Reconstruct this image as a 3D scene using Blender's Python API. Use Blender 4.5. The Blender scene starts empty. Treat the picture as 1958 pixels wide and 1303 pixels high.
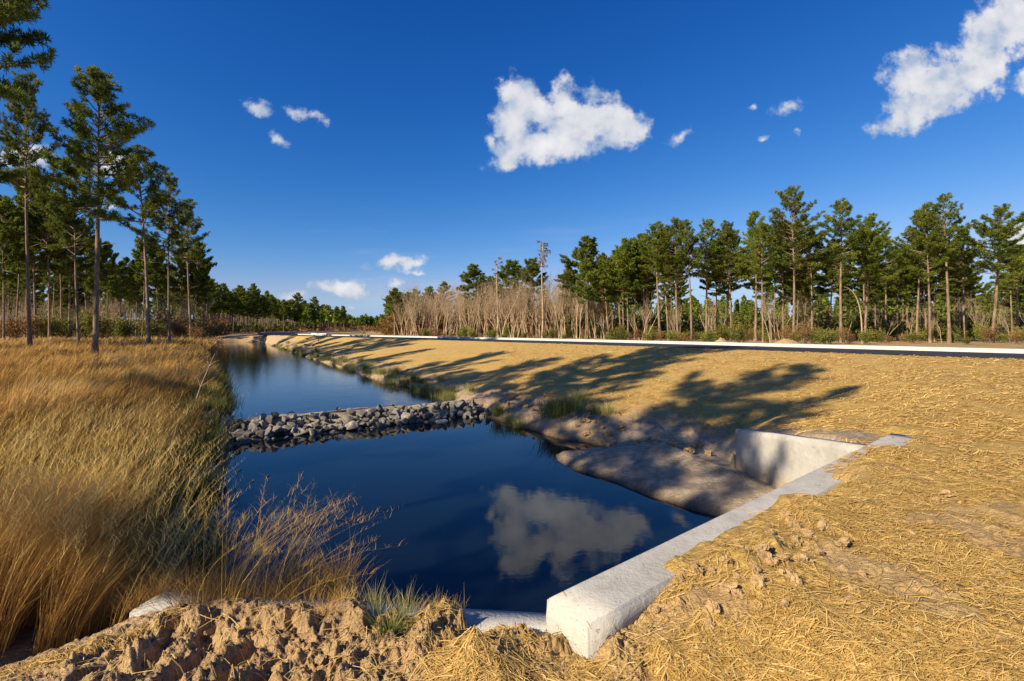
import bpy, math, random
import numpy as np
from math import radians as R_, sin, cos, pi
rng = np.random.default_rng(7)
random.seed(7)
S = bpy.context.scene
C = S.collection
# ------------------------------------------------------------------ camera
EYE = 1.6
F = 924.0; CU = 979.0; HV = 628.0            # focal length and horizon in photo pixels
cam = bpy.data.cameras.new('camera'); co = bpy.data.objects.new('camera', cam); C.objects.link(co)
co.location = (0, 0, EYE); co.rotation_euler = (R_(90), 0, 0)
cam.sensor_width = 36; cam.lens = 17.0; cam.shift_y = -23.5/1958
cam.clip_start = 0.05; cam.clip_end = 20000
S.camera = co
# ------------------------------------------------------------------ light
SUN_TH = R_(38); SUN_EL = R_(31.5)
TX, TY = cos(SUN_TH), sin(SUN_TH)             # way the light travels over the ground
QX, QY = -TY, TX
S.view_settings.view_transform = 'Standard'; S.view_settings.look = 'None'
S.view_settings.gamma = 1; S.view_settings.exposure = 0.68
sl = bpy.data.lights.new('sun', 'SUN'); so = bpy.data.objects.new('sun', sl); C.objects.link(so)
sl.energy = 5.0; sl.angle = R_(0.5); sl.color = (1.0, 0.86, 0.62)
from mathutils import Vector
so.rotation_euler = Vector((TX*cos(SUN_EL), TY*cos(SUN_EL), -sin(SUN_EL))).to_track_quat('-Z', 'Y').to_euler()
so.location = (-20, -20, 30)
S.cycles.max_bounces = 6; S.cycles.transparent_max_bounces = 6

W = bpy.data.worlds.new('World'); S.world = W; W.use_nodes = True
def build_world():
    nt = W.node_tree; N = nt.nodes; L = nt.links
    for n in list(N): N.remove(n)
    def nd(t, **k):
        n = N.new(t)
        for a, b in k.items(): setattr(n, a, b)
        return n
    def math_(op, a, b=None, c=None):
        n = nd('ShaderNodeMath', operation=op)
        for i, v in enumerate((a, b, c)):
            if v is None: continue
            if isinstance(v, (int, float)): n.inputs[i].default_value = v
            else: L.new(v, n.inputs[i])
        return n.outputs[0]
    sky = nd('ShaderNodeTexSky', sky_type='NISHITA'); sky.sun_disc = False
    sky.sun_elevation = SUN_EL
    sky.sun_rotation = math.atan2(-TX, -TY)
    sky.air_density = 1.0; sky.dust_density = 0.35; sky.ozone_density = 2.0
    # a polariser's deepening of the blue: per channel gamma and gain
    sep = nd('ShaderNodeSeparateColor'); L.new(sky.outputs[0], sep.inputs[0])
    comb = nd('ShaderNodeCombineColor')
    for i, (g, m) in enumerate(SKYFIT):
        p = math_('MULTIPLY', math_('POWER', sep.outputs[i], g), m); L.new(math_('SMOOTH_MIN', p, [.50, .66, .95][i], .2), comb.inputs[i])
    s2 = nd('ShaderNodeSeparateColor'); L.new(comb.outputs[0], s2.inputs[0]); c2 = nd('ShaderNodeCombineColor')
    L.new(math_('MINIMUM', s2.outputs[0], math_('MULTIPLY', s2.outputs[1], .70)), c2.inputs[0]); L.new(s2.outputs[1], c2.inputs[1]); L.new(math_('MAXIMUM', s2.outputs[2], math_('MULTIPLY', s2.outputs[1], 1.38)), c2.inputs[2]); comb = c2
    tc = nd('ShaderNodeTexCoord')
    sp = nd('ShaderNodeSeparateXYZ'); L.new(tc.outputs['Generated'], sp.inputs[0])
    yy = math_('MAXIMUM', sp.outputs[1], 0.02)
    pa = math_('DIVIDE', sp.outputs[0], yy); pe = math_('DIVIDE', sp.outputs[2], yy)
    cv = nd('ShaderNodeCombineXYZ'); L.new(pa, cv.inputs[0]); L.new(pe, cv.inputs[1])
    P = cv.outputs[0]
    # turbulent displacement
    def noise(vec, sc, det=6, rough=.6, off=(0, 0, 0), scl=(1, 1, 1)):
        mp = nd('ShaderNodeMapping'); L.new(vec, mp.inputs[0]); mp.inputs['Location'].default_value = off; mp.inputs['Scale'].default_value = scl
        n = nd('ShaderNodeTexNoise'); L.new(mp.outputs[0], n.inputs['Vector'])
        n.inputs['Scale'].default_value = sc; n.inputs['Detail'].default_value = det; n.inputs['Roughness'].default_value = rough
        return n
    nw = noise(P, 9, 5, .55)
    v1 = nd('ShaderNodeVectorMath', operation='SUBTRACT'); L.new(nw.outputs['Color'], v1.inputs[0]); v1.inputs[1].default_value = (.5, .5, .5)
    v2 = nd('ShaderNodeVectorMath', operation='SCALE'); L.new(v1.outputs[0], v2.inputs[0]); v2.inputs['Scale'].default_value = 0.075
    v3 = nd('ShaderNodeVectorMath', operation='ADD'); L.new(P, v3.inputs[0]); L.new(v2.outputs[0], v3.inputs[1])
    PD = v3.outputs[0]
    # puffs: u, v, half width, half height (photo pixels), tilt
    puffs = [
      (990, 190, 38, 46, 0), (982, 245, 36, 52, 0), (975, 293, 38, 24, 12), (1035, 283, 72, 26, 8), (1078, 198, 34, 46, 0), (1034, 222, 34, 40, 0),
      (1115, 232, 56, 54, -8), (1170, 235, 50, 42, -12), (1205, 240, 26, 18, -20), (943, 272, 15, 20, 0), (1075, 262, 50, 36, 10),
      (1298, 264, 36, 16, 8), (1507, 208, 34, 20, 5), (1438, 207, 14, 12, 30), (1458, 262, 15, 7, 0), (1514, 262, 10, 7, 20),
      (1665, 255, 26, 18, 25), (1740, 215, 58, 36, 28), (1740, 140, 46, 44, 10), (1800, 160, 75, 62, 25), (1875, 120, 70, 56, 40), (1925, 45, 80, 62, 45), (1990, 150, 60, 30, 10),
      (497, 203, 44, 17, -18), (585, 215, 46, 14, -20), (540, 258, 36, 16, -25),
      (645, 546, 50, 17, 0), (560, 568, 34, 12, 0), (755, 507, 52, 14, 8), (801, 523, 16, 5, 0), (752, 541, 16, 7, 10), (668, 578, 9, 3, 0),
      (35, 300, 66, 22, -5), (225, 320, 36, 22, -10), (215, 395, 24, 8, -10), (1975, 460, 40, 34, 0), (1950, 640, 40, 8, 0),
    ]
    D = None
    for (u, v, a, b, t) in puffs:
        small = a < 47 and b < 22
        if small: a *= 1.5; b *= 1.55
        mp = nd('ShaderNodeMapping', vector_type='TEXTURE'); L.new(PD, mp.inputs[0])
        mp.inputs['Location'].default_value = ((u-CU)/F, (HV-v)/F, 0)
        mp.inputs['Rotation'].default_value = (0, 0, R_(t)); mp.inputs['Scale'].default_value = (a/F, b/F, 1)
        ln = nd('ShaderNodeVectorMath', operation='LENGTH'); L.new(mp.outputs[0], ln.inputs[0])
        lv = ln.outputs['Value']
        if small: lv = math_('ADD', lv, .64 if v < 400 else .45)
        elif b < 20: lv = math_('ADD', lv, .15)
        D = lv if D is None else math_('SMOOTH_MIN', D, lv, .35)
    n2 = noise(P, 20, 10, .64, (3, 1, 0))
    n3 = noise(P, 7, 3, .5, (8, 2, 0))
    # cover = 1.15 - D + fine noise
    f = math_('SUBTRACT', 1.26, D)
    f = math_('ADD', f, math_('MULTIPLY', math_('SUBTRACT', n2.outputs[0], .52), 2.3))
    f = math_('ADD', f, math_('MULTIPLY', math_('SUBTRACT', n3.outputs[0], .5), .4))
    mr = nd('ShaderNodeMapRange', interpolation_type='SMOOTHSTEP'); L.new(f, mr.inputs[0])
    mr.inputs[1].default_value = -.08; mr.inputs[2].default_value = .55; mr.inputs[3].default_value = 0; mr.inputs[4].default_value = .97
    far = nd('ShaderNodeMapRange'); L.new(D, far.inputs[0]); far.inputs[1].default_value = 2.0; far.inputs[2].default_value = 1.6
    cov = math_('MULTIPLY', mr.outputs[0], far.outputs[0])
    front = nd('ShaderNodeMapRange'); L.new(sp.outputs[1], front.inputs[0]); front.inputs[1].default_value = .05; front.inputs[2].default_value = .15
    up = nd('ShaderNodeMapRange'); L.new(sp.outputs[2], up.inputs[0]); up.inputs[1].default_value = -.02; up.inputs[2].default_value = .01
    cov = math_('MULTIPLY', math_('MULTIPLY', cov, front.outputs[0]), up.outputs[0])
    # relief: the same noise looked up a little towards the sun
    na = noise(P, 10, 4, .5, (5, 5, 0)); nb = noise(P, 10, 4, .5, (5.02, 4.974, 0))
    rel = math_('MULTIPLY', math_('SUBTRACT', na.outputs[0], nb.outputs[0]), 1.3)
    th = nd('ShaderNodeMapRange'); L.new(f, th.inputs[0]); th.inputs[1].default_value = .1; th.inputs[2].default_value = 1.7
    th.inputs[3].default_value = .35; th.inputs[4].default_value = .78
    br = math_('ADD', th.outputs[0], rel)
    cr = nd('ShaderNodeValToRGB'); L.new(br, cr.inputs[0])
    e = cr.color_ramp.elements; e[0].position = .3; e[0].color = (.42, .52, .68, 1); e[1].position = .8; e[1].color = (.90, .89, .90, 1)
    m = cr.color_ramp.elements.new(.5); m.color = (.70, .72, .78, 1)
    # thin high streaks low over the trees
    ns = noise(P, 3.2, 5, .6, (1, 4, 0), (1, 7, 1))
    st = nd('ShaderNodeMapRange', interpolation_type='SMOOTHSTEP'); L.new(ns.outputs[0], st.inputs[0]); st.inputs[1].default_value = .52; st.inputs[2].default_value = .75; st.inputs[4].default_value = .22
    lowm = nd('ShaderNodeMapRange'); L.new(pe, lowm.inputs[0]); lowm.inputs[1].default_value = .26; lowm.inputs[2].default_value = .12
    stf = math_('MULTIPLY', math_('MULTIPLY', st.outputs[0], lowm.outputs[0]), front.outputs[0])
    mx0 = nd('ShaderNodeMix', data_type='RGBA'); L.new(stf, mx0.inputs[0]); L.new(comb.outputs[0], mx0.inputs[6]); mx0.inputs[7].default_value = (.62, .70, .80, 1)
    mx = nd('ShaderNodeMix', data_type='RGBA'); L.new(cov, mx.inputs[0]); L.new(mx0.outputs[2], mx.inputs[6]); L.new(cr.outputs[0], mx.inputs[7])
    bg = nd('ShaderNodeBackground'); bg.inputs[1].default_value = .624; L.new(mx.outputs[2], bg.inputs[0])
    out = nd('ShaderNodeOutputWorld'); L.new(bg.outputs[0], out.inputs[0])
# (power, gain with the 0.1 background strength folded in) for r, g, b
SKYFIT = [(2.4, .0110), (1.32, .0505), (.88, .157)]
build_world()

# ------------------------------------------------------------------ helpers
def mesh(name, V, faces, mat=None, smooth=False, attrs=None):
    """V (n,3); faces: one array or list of arrays (m,k)"""
    V = np.asarray(V, np.float32).reshape(-1, 3)
    if not isinstance(faces, list): faces = [faces]
    faces = [np.asarray(f, np.int32) for f in faces if len(f)]
    me = bpy.data.meshes.new(name)
    nl = sum(f.size for f in faces); nf = sum(len(f) for f in faces)
    me.vertices.add(len(V)); me.vertices.foreach_set('co', V.ravel())
    me.loops.add(nl); me.loops.foreach_set('vertex_index', np.concatenate([f.ravel() for f in faces]))
    me.polygons.add(nf)
    st = []; o = 0
    for f in faces:
        k = f.shape[1]; st.append(o + np.arange(len(f))*k); o += f.size
    me.polygons.foreach_set('loop_start', np.concatenate(st).astype(np.int32))
    if smooth: me.polygons.foreach_set('use_smooth', np.ones(nf, bool))
    if attrs:
        for k, a in attrs.items():
            at = me.attributes.new(k, 'FLOAT', 'POINT'); at.data.foreach_set('value', np.asarray(a, np.float32))
    me.update(calc_edges=True); me.validate()
    if mat: me.materials.append(mat)
    return me
def link(name, me, parent=None, loc=None):
    o = bpy.data.objects.new(name, me); C.objects.link(o)
    if parent: o.parent = parent
    if loc is not None: o.location = loc
    return o
def tag(o, label=None, cat=None, group=None, kind=None):
    if label: o['label'] = label
    if cat: o['category'] = cat
    if group: o['group'] = group
    if kind: o['kind'] = kind
    return o
def empty(name, loc, rz=0, sc=1):
    o = bpy.data.objects.new(name, None); C.objects.link(o); o.location = loc; o.rotation_euler = (0, 0, rz)
    o.scale = (sc, sc, sc) if not isinstance(sc, tuple) else sc; o.empty_display_size = .2
    return o
def sstep(a, b, x):
    t = np.clip((x-a)/(b-a), 0, 1); return t*t*(3-2*t)
def hsh(ix, iy, s):
    n = (ix*374761393 + iy*668265263 + s*974711) & 0x7fffffff
    n = ((n ^ (n >> 13))*1274126177) & 0x7fffffff
    return ((n ^ (n >> 16)) & 0xffff)/65535.0
def vnoise(x, y, s=0):
    ix = np.floor(x).astype(np.int64); iy = np.floor(y).astype(np.int64); fx = x-ix; fy = y-iy
    fx = fx*fx*(3-2*fx); fy = fy*fy*(3-2*fy)
    a = hsh(ix, iy, s); b = hsh(ix+1, iy, s); c = hsh(ix, iy+1, s); d = hsh(ix+1, iy+1, s)
    return (a*(1-fx)+b*fx)*(1-fy)+(c*(1-fx)+d*fx)*fy - .5
def fbm(x, y, sc, octv=4, s=0, g=.5):
    r = 0; a = 1; f = 1/sc
    for k in range(octv): r = r+a*vnoise(x*f+k*17.3, y*f-k*9.1, s+k); a *= g; f *= 2.07
    return r
def seg_poly_sd(x, y, P):
    """signed distance to polygon P, negative inside"""
    d = np.full(x.shape, 1e9); ins = np.zeros(x.shape, bool); n = len(P)
    for i in range(n):
        ax, ay = P[i]; bx, by = P[(i+1) % n]; ex, ey = bx-ax, by-ay
        t = np.clip(((x-ax)*ex+(y-ay)*ey)/(ex*ex+ey*ey), 0, 1)
        d = np.minimum(d, (x-ax-t*ex)**2+(y-ay-t*ey)**2)
        c = ((ay > y) != (by > y)); dy = by-ay if by != ay else 1e-9
        ins ^= c & (x < (bx-ax)*(y-ay)/dy+ax)
    return np.where(ins, -1, 1)*np.sqrt(d)
def px(u, v, z):          # photo pixel on the level z -> plan position
    y = (EYE-z)*F/(v-HV); return ((u-CU)/F*y, y)

# ------------------------------------------------------------------ lie of the land
CH = (-.521, .853); CM = (.853, .521)          # along / across the channel
RD = (-.64, .77); RN = (.77, .64)              # along / across the road
def cw(s, w): return (CM[0]*w+CH[0]*s, CM[1]*w+CH[1]*s)
WZ = -1.0; WZ2 = -.90
HWD = (.778, .629); HWN = (.629, -.778)        # headwall: along, towards the camera side
A = (.17, 2.51); HWL = 6.3; HWT = .31; HTOP = .2
def hw(a, b): return (A[0]+HWD[0]*a+HWN[0]*b, A[1]+HWD[1]*a+HWN[1]*b)
JL = hw(.16, 0); EL = (-2.25, 3.12)
JR = hw(5.2, 0); ER = (3.85, 8.35)
basin = [EL, JL, JR, ER, (3.3, 9.6), (2.3, 10.5), cw(9.6, 6.9), cw(12, 6.75), cw(20, 6.6), cw(40, 6.5), cw(60, 6.9), cw(80, 7.1), cw(99, 7.3), cw(101, 3.5),
         cw(99, .4), cw(70, .2), cw(40, -.3), cw(25, .3), cw(15, .55), cw(13.8, .4), cw(12.6, .2), cw(10, 0), cw(7.5, -.35), cw(5, -.2)]
spit = [(1.9, 10.35), (1.35, 10.15), (.85, 10.0), (.80, 9.5), (1.08, 8.85), (1.65, 8.15), (2.05, 7.4), (2.5, 6.85), (3.0, 6.5), (3.1, 5.8), (3.0, 4.7), (5, 6.4), (4.6, 8.5), (4.2, 10), (3.4, 11.0), (2.7, 11.1)]
CREST = 20.1; ZC = .70
def base_h(x, y, fine=True):
    x = np.asarray(x, float); y = np.asarray(y, float)
    s = CH[0]*x+CH[1]*y; w = CM[0]*x+CM[1]*y; n = RN[0]*x+RN[1]*y; rr = np.hypot(x, y)
    wob = fbm(x, y, 1.3, 3, 5)*.35*sstep(5.4, 7, s)
    sd = seg_poly_sd(x, y, basin)+wob
    # right / front side
    ze_front = .20*sstep(1.55, 2.7, n-.15*np.maximum(-x, 0))
    ze = ze_front*(1-sstep(2.9, 5.0, s)) + (-.22)*sstep(2.9, 5.0, s)*(1-sstep(5.1, 6.3, s)) + (-.80)*sstep(5.1, 6.3, s)
    b = np.maximum(CREST-n, 0); a = np.maximum(sd, 0)
    t = np.where(n >= CREST, 1.0, a/(a+b+1e-6)); t = t**.85
    ZCf = ZC - .30*sstep(18, 105, y)
    zr = ze+(ZCf-ze)*t
    # beyond the kerb the ground falls to the forest floor
    zr = zr - (.06)*sstep(CREST+.2, CREST+.6, n)*(1-sstep(25, 26, n)) - .95*sstep(26.5, 40, n)
    nat = sstep(5.02, 5.35, s); bw = .55+.9*sstep(8.5, 6.5, s)
    zr = np.where(nat > 0, WZ-.02+(zr-WZ+.02)*(1-nat*(1-sstep(-.15, bw, sd))), zr)
    # left field
    zf = -.38 + .25*sstep(30, 140, rr)*0 + fbm(x, y, 6, 2, 9)*.15
    natL = sstep(3.6, 4.3, s)
    zl = WZ-.05+(zf-WZ+.05)*(1-natL*(1-sstep(-.15, .85, sd)))
    Lw = sstep(-.3, -2.2, w)*sstep(2.6, 4.2, s+.12*np.maximum(-x-3,0)) + sstep(3.3, 4.2, s)*sstep(3.4, 1.5, w)
    Lw = np.clip(Lw, 0, 1)
    Lw = np.maximum(Lw, sstep(-3, -8, w))
    far = sstep(97, 103, s)
    Lw = Lw*(1-far)+far*sstep(14, -2, w)
    z = zr*(1-Lw)+zl*Lw
    # inside the basin
    bed = WZ - .9*sstep(0, -1.2, sd) - .03
    ss = seg_poly_sd(x, y, spit)+fbm(x, y, .8, 3, 21)*.10
    spz = WZ - .03 + np.clip(-ss, -1.2, 3)*.16 + .27*sstep(-.9, -2.1, ss)*sstep(4.6, 8.5, y) + .10*sstep(.0, -.25, ss)
    bed = np.maximum(bed, np.where(s < 9.4, spz, -9))
    # dam body
    dam = -.66 - np.where(s < 13.55, (13.55-s)*.48, (s-13.9).clip(0)*.30) + fbm(x, y, .5, 3, 31)*.06
    dam = np.where((s > 11) & (s < 16), dam, -9)
    bed = np.maximum(bed, dam)
    inside = sstep(.02, -.02, sd)
    near_wall = (s < 5.3)
    spb = np.where((s < 9.6) & (s > 2.2), spz, -9)
    # under the walls the step hides inside the concrete
    cov = sstep(-.15, .12, fbm(x, y, .45, 3, 59))*sstep(-2.5, -2.25, x)*sstep(-.12, -.4, x)*.13*(s < 4.2)
    stepw = np.where((s < 5.15), sstep(.20, .12, sd+cov), inside)
    z = np.where(stepw > 0, z*(1-stepw)+np.minimum(bed, z)*stepw, z)
    z = np.where((sd < .6) & (s > 11.8) & (s < 15.5), np.maximum(z, np.minimum(dam, -.6)), z)
    z = np.where((sd < 1.2) & (w > 2) & (s > 4.6), np.maximum(z, spb), z)
    if fine:
        dirt = sstep(2.6, 1.2, n)*sstep(4.2, 3.2, rr)*(1-stepw)
        out = 1-stepw
        # lumpy dirt in front
        lump = np.maximum(fbm(x, y, .17, 5, 41, .72), -.2)
        z = z-.07*dirt*sstep(-.6, -1.6, x)+dirt*(lump*.06*(.5+1.6*sstep(-.1, .2, fbm(x, y, .5, 2, 46)))+np.abs(fbm(x, y, .055, 4, 43, .75))*.03)
        lx = np.clip((JL[0]-x)/(JL[0]-EL[0]), 0, 1)
        z = z+.055*np.exp(-((sd-.24)/.17)**2)*sstep(-.55, -.75, x)*sstep(-2.9, -2.4, x)*(1-stepw)*(sd < 1.5)*(s < 4.3)*(1+2.2*fbm(x, y, .3, 3, 58))
        # tyre lugs pressed in the dirt
        xx = x+.13*fbm(x, y, .22, 3, 44) + .25*(y-2.2)
        lug = np.abs(((xx/.215) % 1)-.5)*2
        mk = sstep(-2.2, -1.9, x)*sstep(-.62, -.85, x)*sstep(1.6, 1.8, y)*sstep(2.62, 2.42, y+.1*x)
        z = z+mk*(sstep(.85, .3, lug)*.085-.05)*(.7+2.2*fbm(x, y, .12, 4, 47, .65))
        # straw mound left of the wall end and the heap along the wall's land side
        z = z+.10*np.exp(-(((x+.12)/.17)**2+((y-2.22)/.25)**2))*out + .055*np.exp(-(((x+.55)/.25)**2+((y-2.35)/.14)**2))*out
        bx = (x-A[0])*HWD[0]+(y-A[1])*HWD[1]; by = (x-A[0])*HWN[0]+(y-A[1])*HWN[1]
        heap = np.exp(-((by-.52)/.22)**2)*(.10*np.exp(-((bx-1.25)/.38)**2)+.04*sstep(1.6, 2.3, bx)*sstep(5.5, 5, bx))
        z = z+heap*out*(1+1.2*fbm(x, y, .2, 3, 55))
        # land side: dirt laps over the top of the wall in places
        lap = sstep(1.9, 2.3, bx)*sstep(7.2, 6.2, bx)*sstep(-.02, .18, by)*sstep(.62, .36, by)
        gaps = sstep(2.55, 2.75, bx)*sstep(3.45, 3.25, bx)
        z = z+lap*(1-gaps)*.03*(1+2*fbm(x, y, .25, 3, 57))*out
        z = z-.075*np.exp(-(by/.34)**4)*sstep(5.2, 5.5, bx)*sstep(6.6, 6.35, bx)
        gm = sstep(2.55, 2.7, bx)*sstep(3.5, 3.35, bx)*sstep(-.05, .0, by)*sstep(.40, .33, by)
        z = z*(1-gm)+np.minimum(z, HTOP-.05)*gm
        # rest: straw slope and toe relief
        st = out*(1-dirt)*(1-Lw)
        z = z+st*((fbm(x, y, .35, 4, 61)*.04+np.maximum(fbm(x, y, .11, 4, 62, .65), -.1)*.035*sstep(9, 5, rr))*(1-.6*sstep(10, 20, rr)) + fbm(x, y, 3.1, 3, 63)*.09*sstep(3.5, 8, rr)*sstep(0, 2, b))
        toe = np.exp(-((sd-1.3)/.8)**2)*sstep(5.2, 6.5, s)*(1-Lw)
        z = z+toe*fbm(x, y, .25, 5, 66, .7)*.09
        z = z+Lw*out*fbm(x, y, .5, 3, 71)*.06
        z = z*(1-gm)+np.minimum(z, HTOP-.03)*gm
    return z
def H(x, y): return base_h(x, y)
def H1(x, y): return float(base_h(np.array([x]), np.array([y]))[0])

# ------------------------------------------------------------------ materials
def mat(name):
    m = bpy.data.materials.new(name); m.use_nodes = True
    return m, m.node_tree.nodes, m.node_tree.links, m.node_tree.nodes['Principled BSDF']
def noise_n(N, L, sc, det=4, rough=.55, vec=None, scl=None, rot=None):
    t = N.new('ShaderNodeTexNoise'); t.inputs['Scale'].default_value = sc; t.inputs['Detail'].default_value = det; t.inputs['Roughness'].default_value = rough
    mp = N.new('ShaderNodeMapping')
    if vec is None:
        g = N.new('ShaderNodeNewGeometry'); vec = g.outputs['Position']
    L.new(vec, mp.inputs[0])
    if scl: mp.inputs['Scale'].default_value = scl
    if rot: mp.inputs['Rotation'].default_value = rot
    L.new(mp.outputs[0], t.inputs['Vector']); return t.outputs[0]
def ramp(N, L, fac, stops):
    r = N.new('ShaderNodeValToRGB'); L.new(fac, r.inputs[0]); e = r.color_ramp.elements
    e[0].position, e[0].color = stops[0][0], (*stops[0][1], 1); e[1].position, e[1].color = stops[-1][0], (*stops[-1][1], 1)
    for p, c in stops[1:-1]:
        k = e.new(p); k.color = (*c, 1)
    return r.outputs[0]
def mixc(N, L, f, a, b, mode='MIX'):
    m = N.new('ShaderNodeMix'); m.data_type = 'RGBA'; m.blend_type = mode
    for i, v in ((0, f), (6, a), (7, b)):
        if isinstance(v, (int, float)): m.inputs[i].default_value = v
        elif isinstance(v, tuple): m.inputs[i].default_value = (*v, 1)
        else: L.new(v, m.inputs[i])
    return m.outputs[2]
def attr(N, name):
    a = N.new('ShaderNodeAttribute'); a.attribute_name = name; return a.outputs['Fac']
def mapr(N, L, v, a, b, c=0, d=1):
    m = N.new('ShaderNodeMapRange'); L.new(v, m.inputs[0])
    for i, k in enumerate((a, b, c, d)): m.inputs[i+1].default_value = k
    return m.outputs[0]
def bump(N, L, h, dist, strength=1.0, prev=None):
    b = N.new('ShaderNodeBump'); b.inputs['Distance'].default_value = dist; b.inputs['Strength'].default_value = strength
    L.new(h, b.inputs['Height'])
    if prev: L.new(prev, b.inputs['Normal'])
    return b.outputs[0]

def ground_mat():
    m, N, L, P = mat('ground_cover')
    n1 = noise_n(N, L, 1.2, 5); n2 = noise_n(N, L, 22, 5, .65); n3 = noise_n(N, L, .35, 4)
    straw_t = noise_n(N, L, 14, 6, .7, scl=(1.0, 3.5, 1), rot=(0, 0, R_(26)))
    straw_u = noise_n(N, L, 11, 5, .7, scl=(2.2, 6.0, 1), rot=(0, 0, R_(-20)))
    dirt = ramp(N, L, n2, [(.3, (.30, .195, .095)), (.5, (.44, .30, .155)), (.75, (.58, .42, .24))])
    dirt = mixc(N, L, mapr(N, L, n1, .4, .65), dirt, (.43, .27, .13))
    strawc = ramp(N, L, straw_t, [(.36, (.22, .125, .03)), (.47, (.58, .375, .10)), (.60, (.82, .58, .20))])
    strawc2 = ramp(N, L, straw_u, [(.38, (.28, .16, .035)), (.6, (.80, .55, .18))])
    strawc = mixc(N, L, .4, strawc, strawc2)
    strawc = mixc(N, L, mapr(N, L, n3, .35, .7, 0, .35), strawc, (.52, .34, .15))
    sand = ramp(N, L, noise_n(N, L, 6, 6, .6), [(.3, (.24, .18, .12)), (.55, (.42, .33, .23)), (.75, (.55, .45, .33))])
    field = ramp(N, L, n1, [(.3, (.09, .06, .03)), (.7, (.19, .13, .06))])
    far = ramp(N, L, noise_n(N, L, .12, 5), [(.35, (.30, .19, .08)), (.6, (.42, .28, .13)), (.75, (.20, .20, .07))])
    dirt = mixc(N, L, mapr(N, L, noise_n(N, L, 2.3, 6, .7), .48, .62, 0, .75), dirt, (.22, .15, .09))
    net = noise_n(N, L, 3.0, 5, .7, scl=(1.0, 2.6, 1), rot=(0, 0, R_(12)))
    strawc = mixc(N, L, mapr(N, L, net, .42, .60, .42, 0), strawc, (.40, .235, .06))
    c = mixc(N, L, attr(N, 'straw'), dirt, strawc)
    c = mixc(N, L, attr(N, 'sand'), c, sand)
    c = mixc(N, L, attr(N, 'field'), c, field)
    c = mixc(N, L, attr(N, 'wild'), c, far)
    g = N.new('ShaderNodeNewGeometry'); sp = N.new('ShaderNodeSeparateXYZ'); L.new(g.outputs['Position'], sp.inputs[0])
    wn = N.new('ShaderNodeMath'); wn.operation = 'MULTIPLY_ADD'; L.new(n2, wn.inputs[0]); wn.inputs[1].default_value = .06; L.new(sp.outputs[2], wn.inputs[2])
    wet = mapr(N, L, wn.outputs[0], WZ+.15, WZ+.01)
    c = mixc(N, L, wet, c, (.045, .028, .014))
    L.new(c, P.inputs['Base Color'])
    L.new(mapr(N, L, wet, 0, 1, .95, .35), P.inputs['Roughness']); P.inputs['Specular IOR Level'].default_value = .25
    hmix = mixc(N, L, attr(N, 'straw'), n2, straw_t)
    nb = bump(N, L, net, .09, .8)
    nb = bump(N, L, hmix, .05, .9, nb)
    L.new(bump(N, L, noise_n(N, L, 90, 3), .006, .8, nb), P.inputs['Normal'])
    return m
def tint_mat(name, stops, rough=.9, translucent=.0, tr_tint=1.3, spec=.1):
    m, N, L, P = mat(name)
    c = ramp(N, L, attr(N, 'tint'), stops)
    oi = N.new('ShaderNodeObjectInfo')
    hs = N.new('ShaderNodeHueSaturation'); L.new(c, hs.inputs['Color'])
    L.new(mapr(N, L, oi.outputs['Random'], 0, 1, .8, 1.22), hs.inputs['Value'])
    L.new(mapr(N, L, oi.outputs['Random'], 0, 1, .49, .51), hs.inputs['Hue'])
    c = hs.outputs[0]
    L.new(c, P.inputs['Base Color']); P.inputs['Roughness'].default_value = rough; P.inputs['Specular IOR Level'].default_value = spec
    if translucent > 0:
        t = N.new('ShaderNodeBsdfTranslucent'); L.new(c, t.inputs[0])
        mx = N.new('ShaderNodeMixShader'); mx.inputs[0].default_value = translucent
        out = N['Material Output']
        L.new(P.outputs[0], mx.inputs[1]); L.new(t.outputs[0], mx.inputs[2]); L.new(mx.outputs[0], out.inputs[0])
    return m
def bark_mat(name, a, b, sc=6):
    m, N, L, P = mat(name)
    tc = N.new('ShaderNodeTexCoord')
    n = noise_n(N, L, sc, 5, .65, vec=tc.outputs['Object'], scl=(1, 1, .22))
    c = ramp(N, L, n, [(.32, a), (.68, b)])
    L.new(c, P.inputs['Base Color']); P.inputs['Roughness'].default_value = .95; P.inputs['Specular IOR Level'].default_value = .1
    L.new(bump(N, L, n, .05, .9), P.inputs['Normal'])
    return m
def water_mat(name, ripple, rough):
    m, N, L, P = mat(name)
    P.inputs['Base Color'].default_value = (.004, .008, .014, 1); P.inputs['Roughness'].default_value = rough; P.inputs['IOR'].default_value = 1.33
    n = noise_n(N, L, 6.0, 4, .55, scl=(1, 1, 1)); n2 = noise_n(N, L, 1.1, 3, .5)
    b = bump(N, L, n, ripple, 1.0)
    L.new(bump(N, L, n2, ripple*1.4, .7, b), P.inputs['Normal'])
    return m
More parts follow.
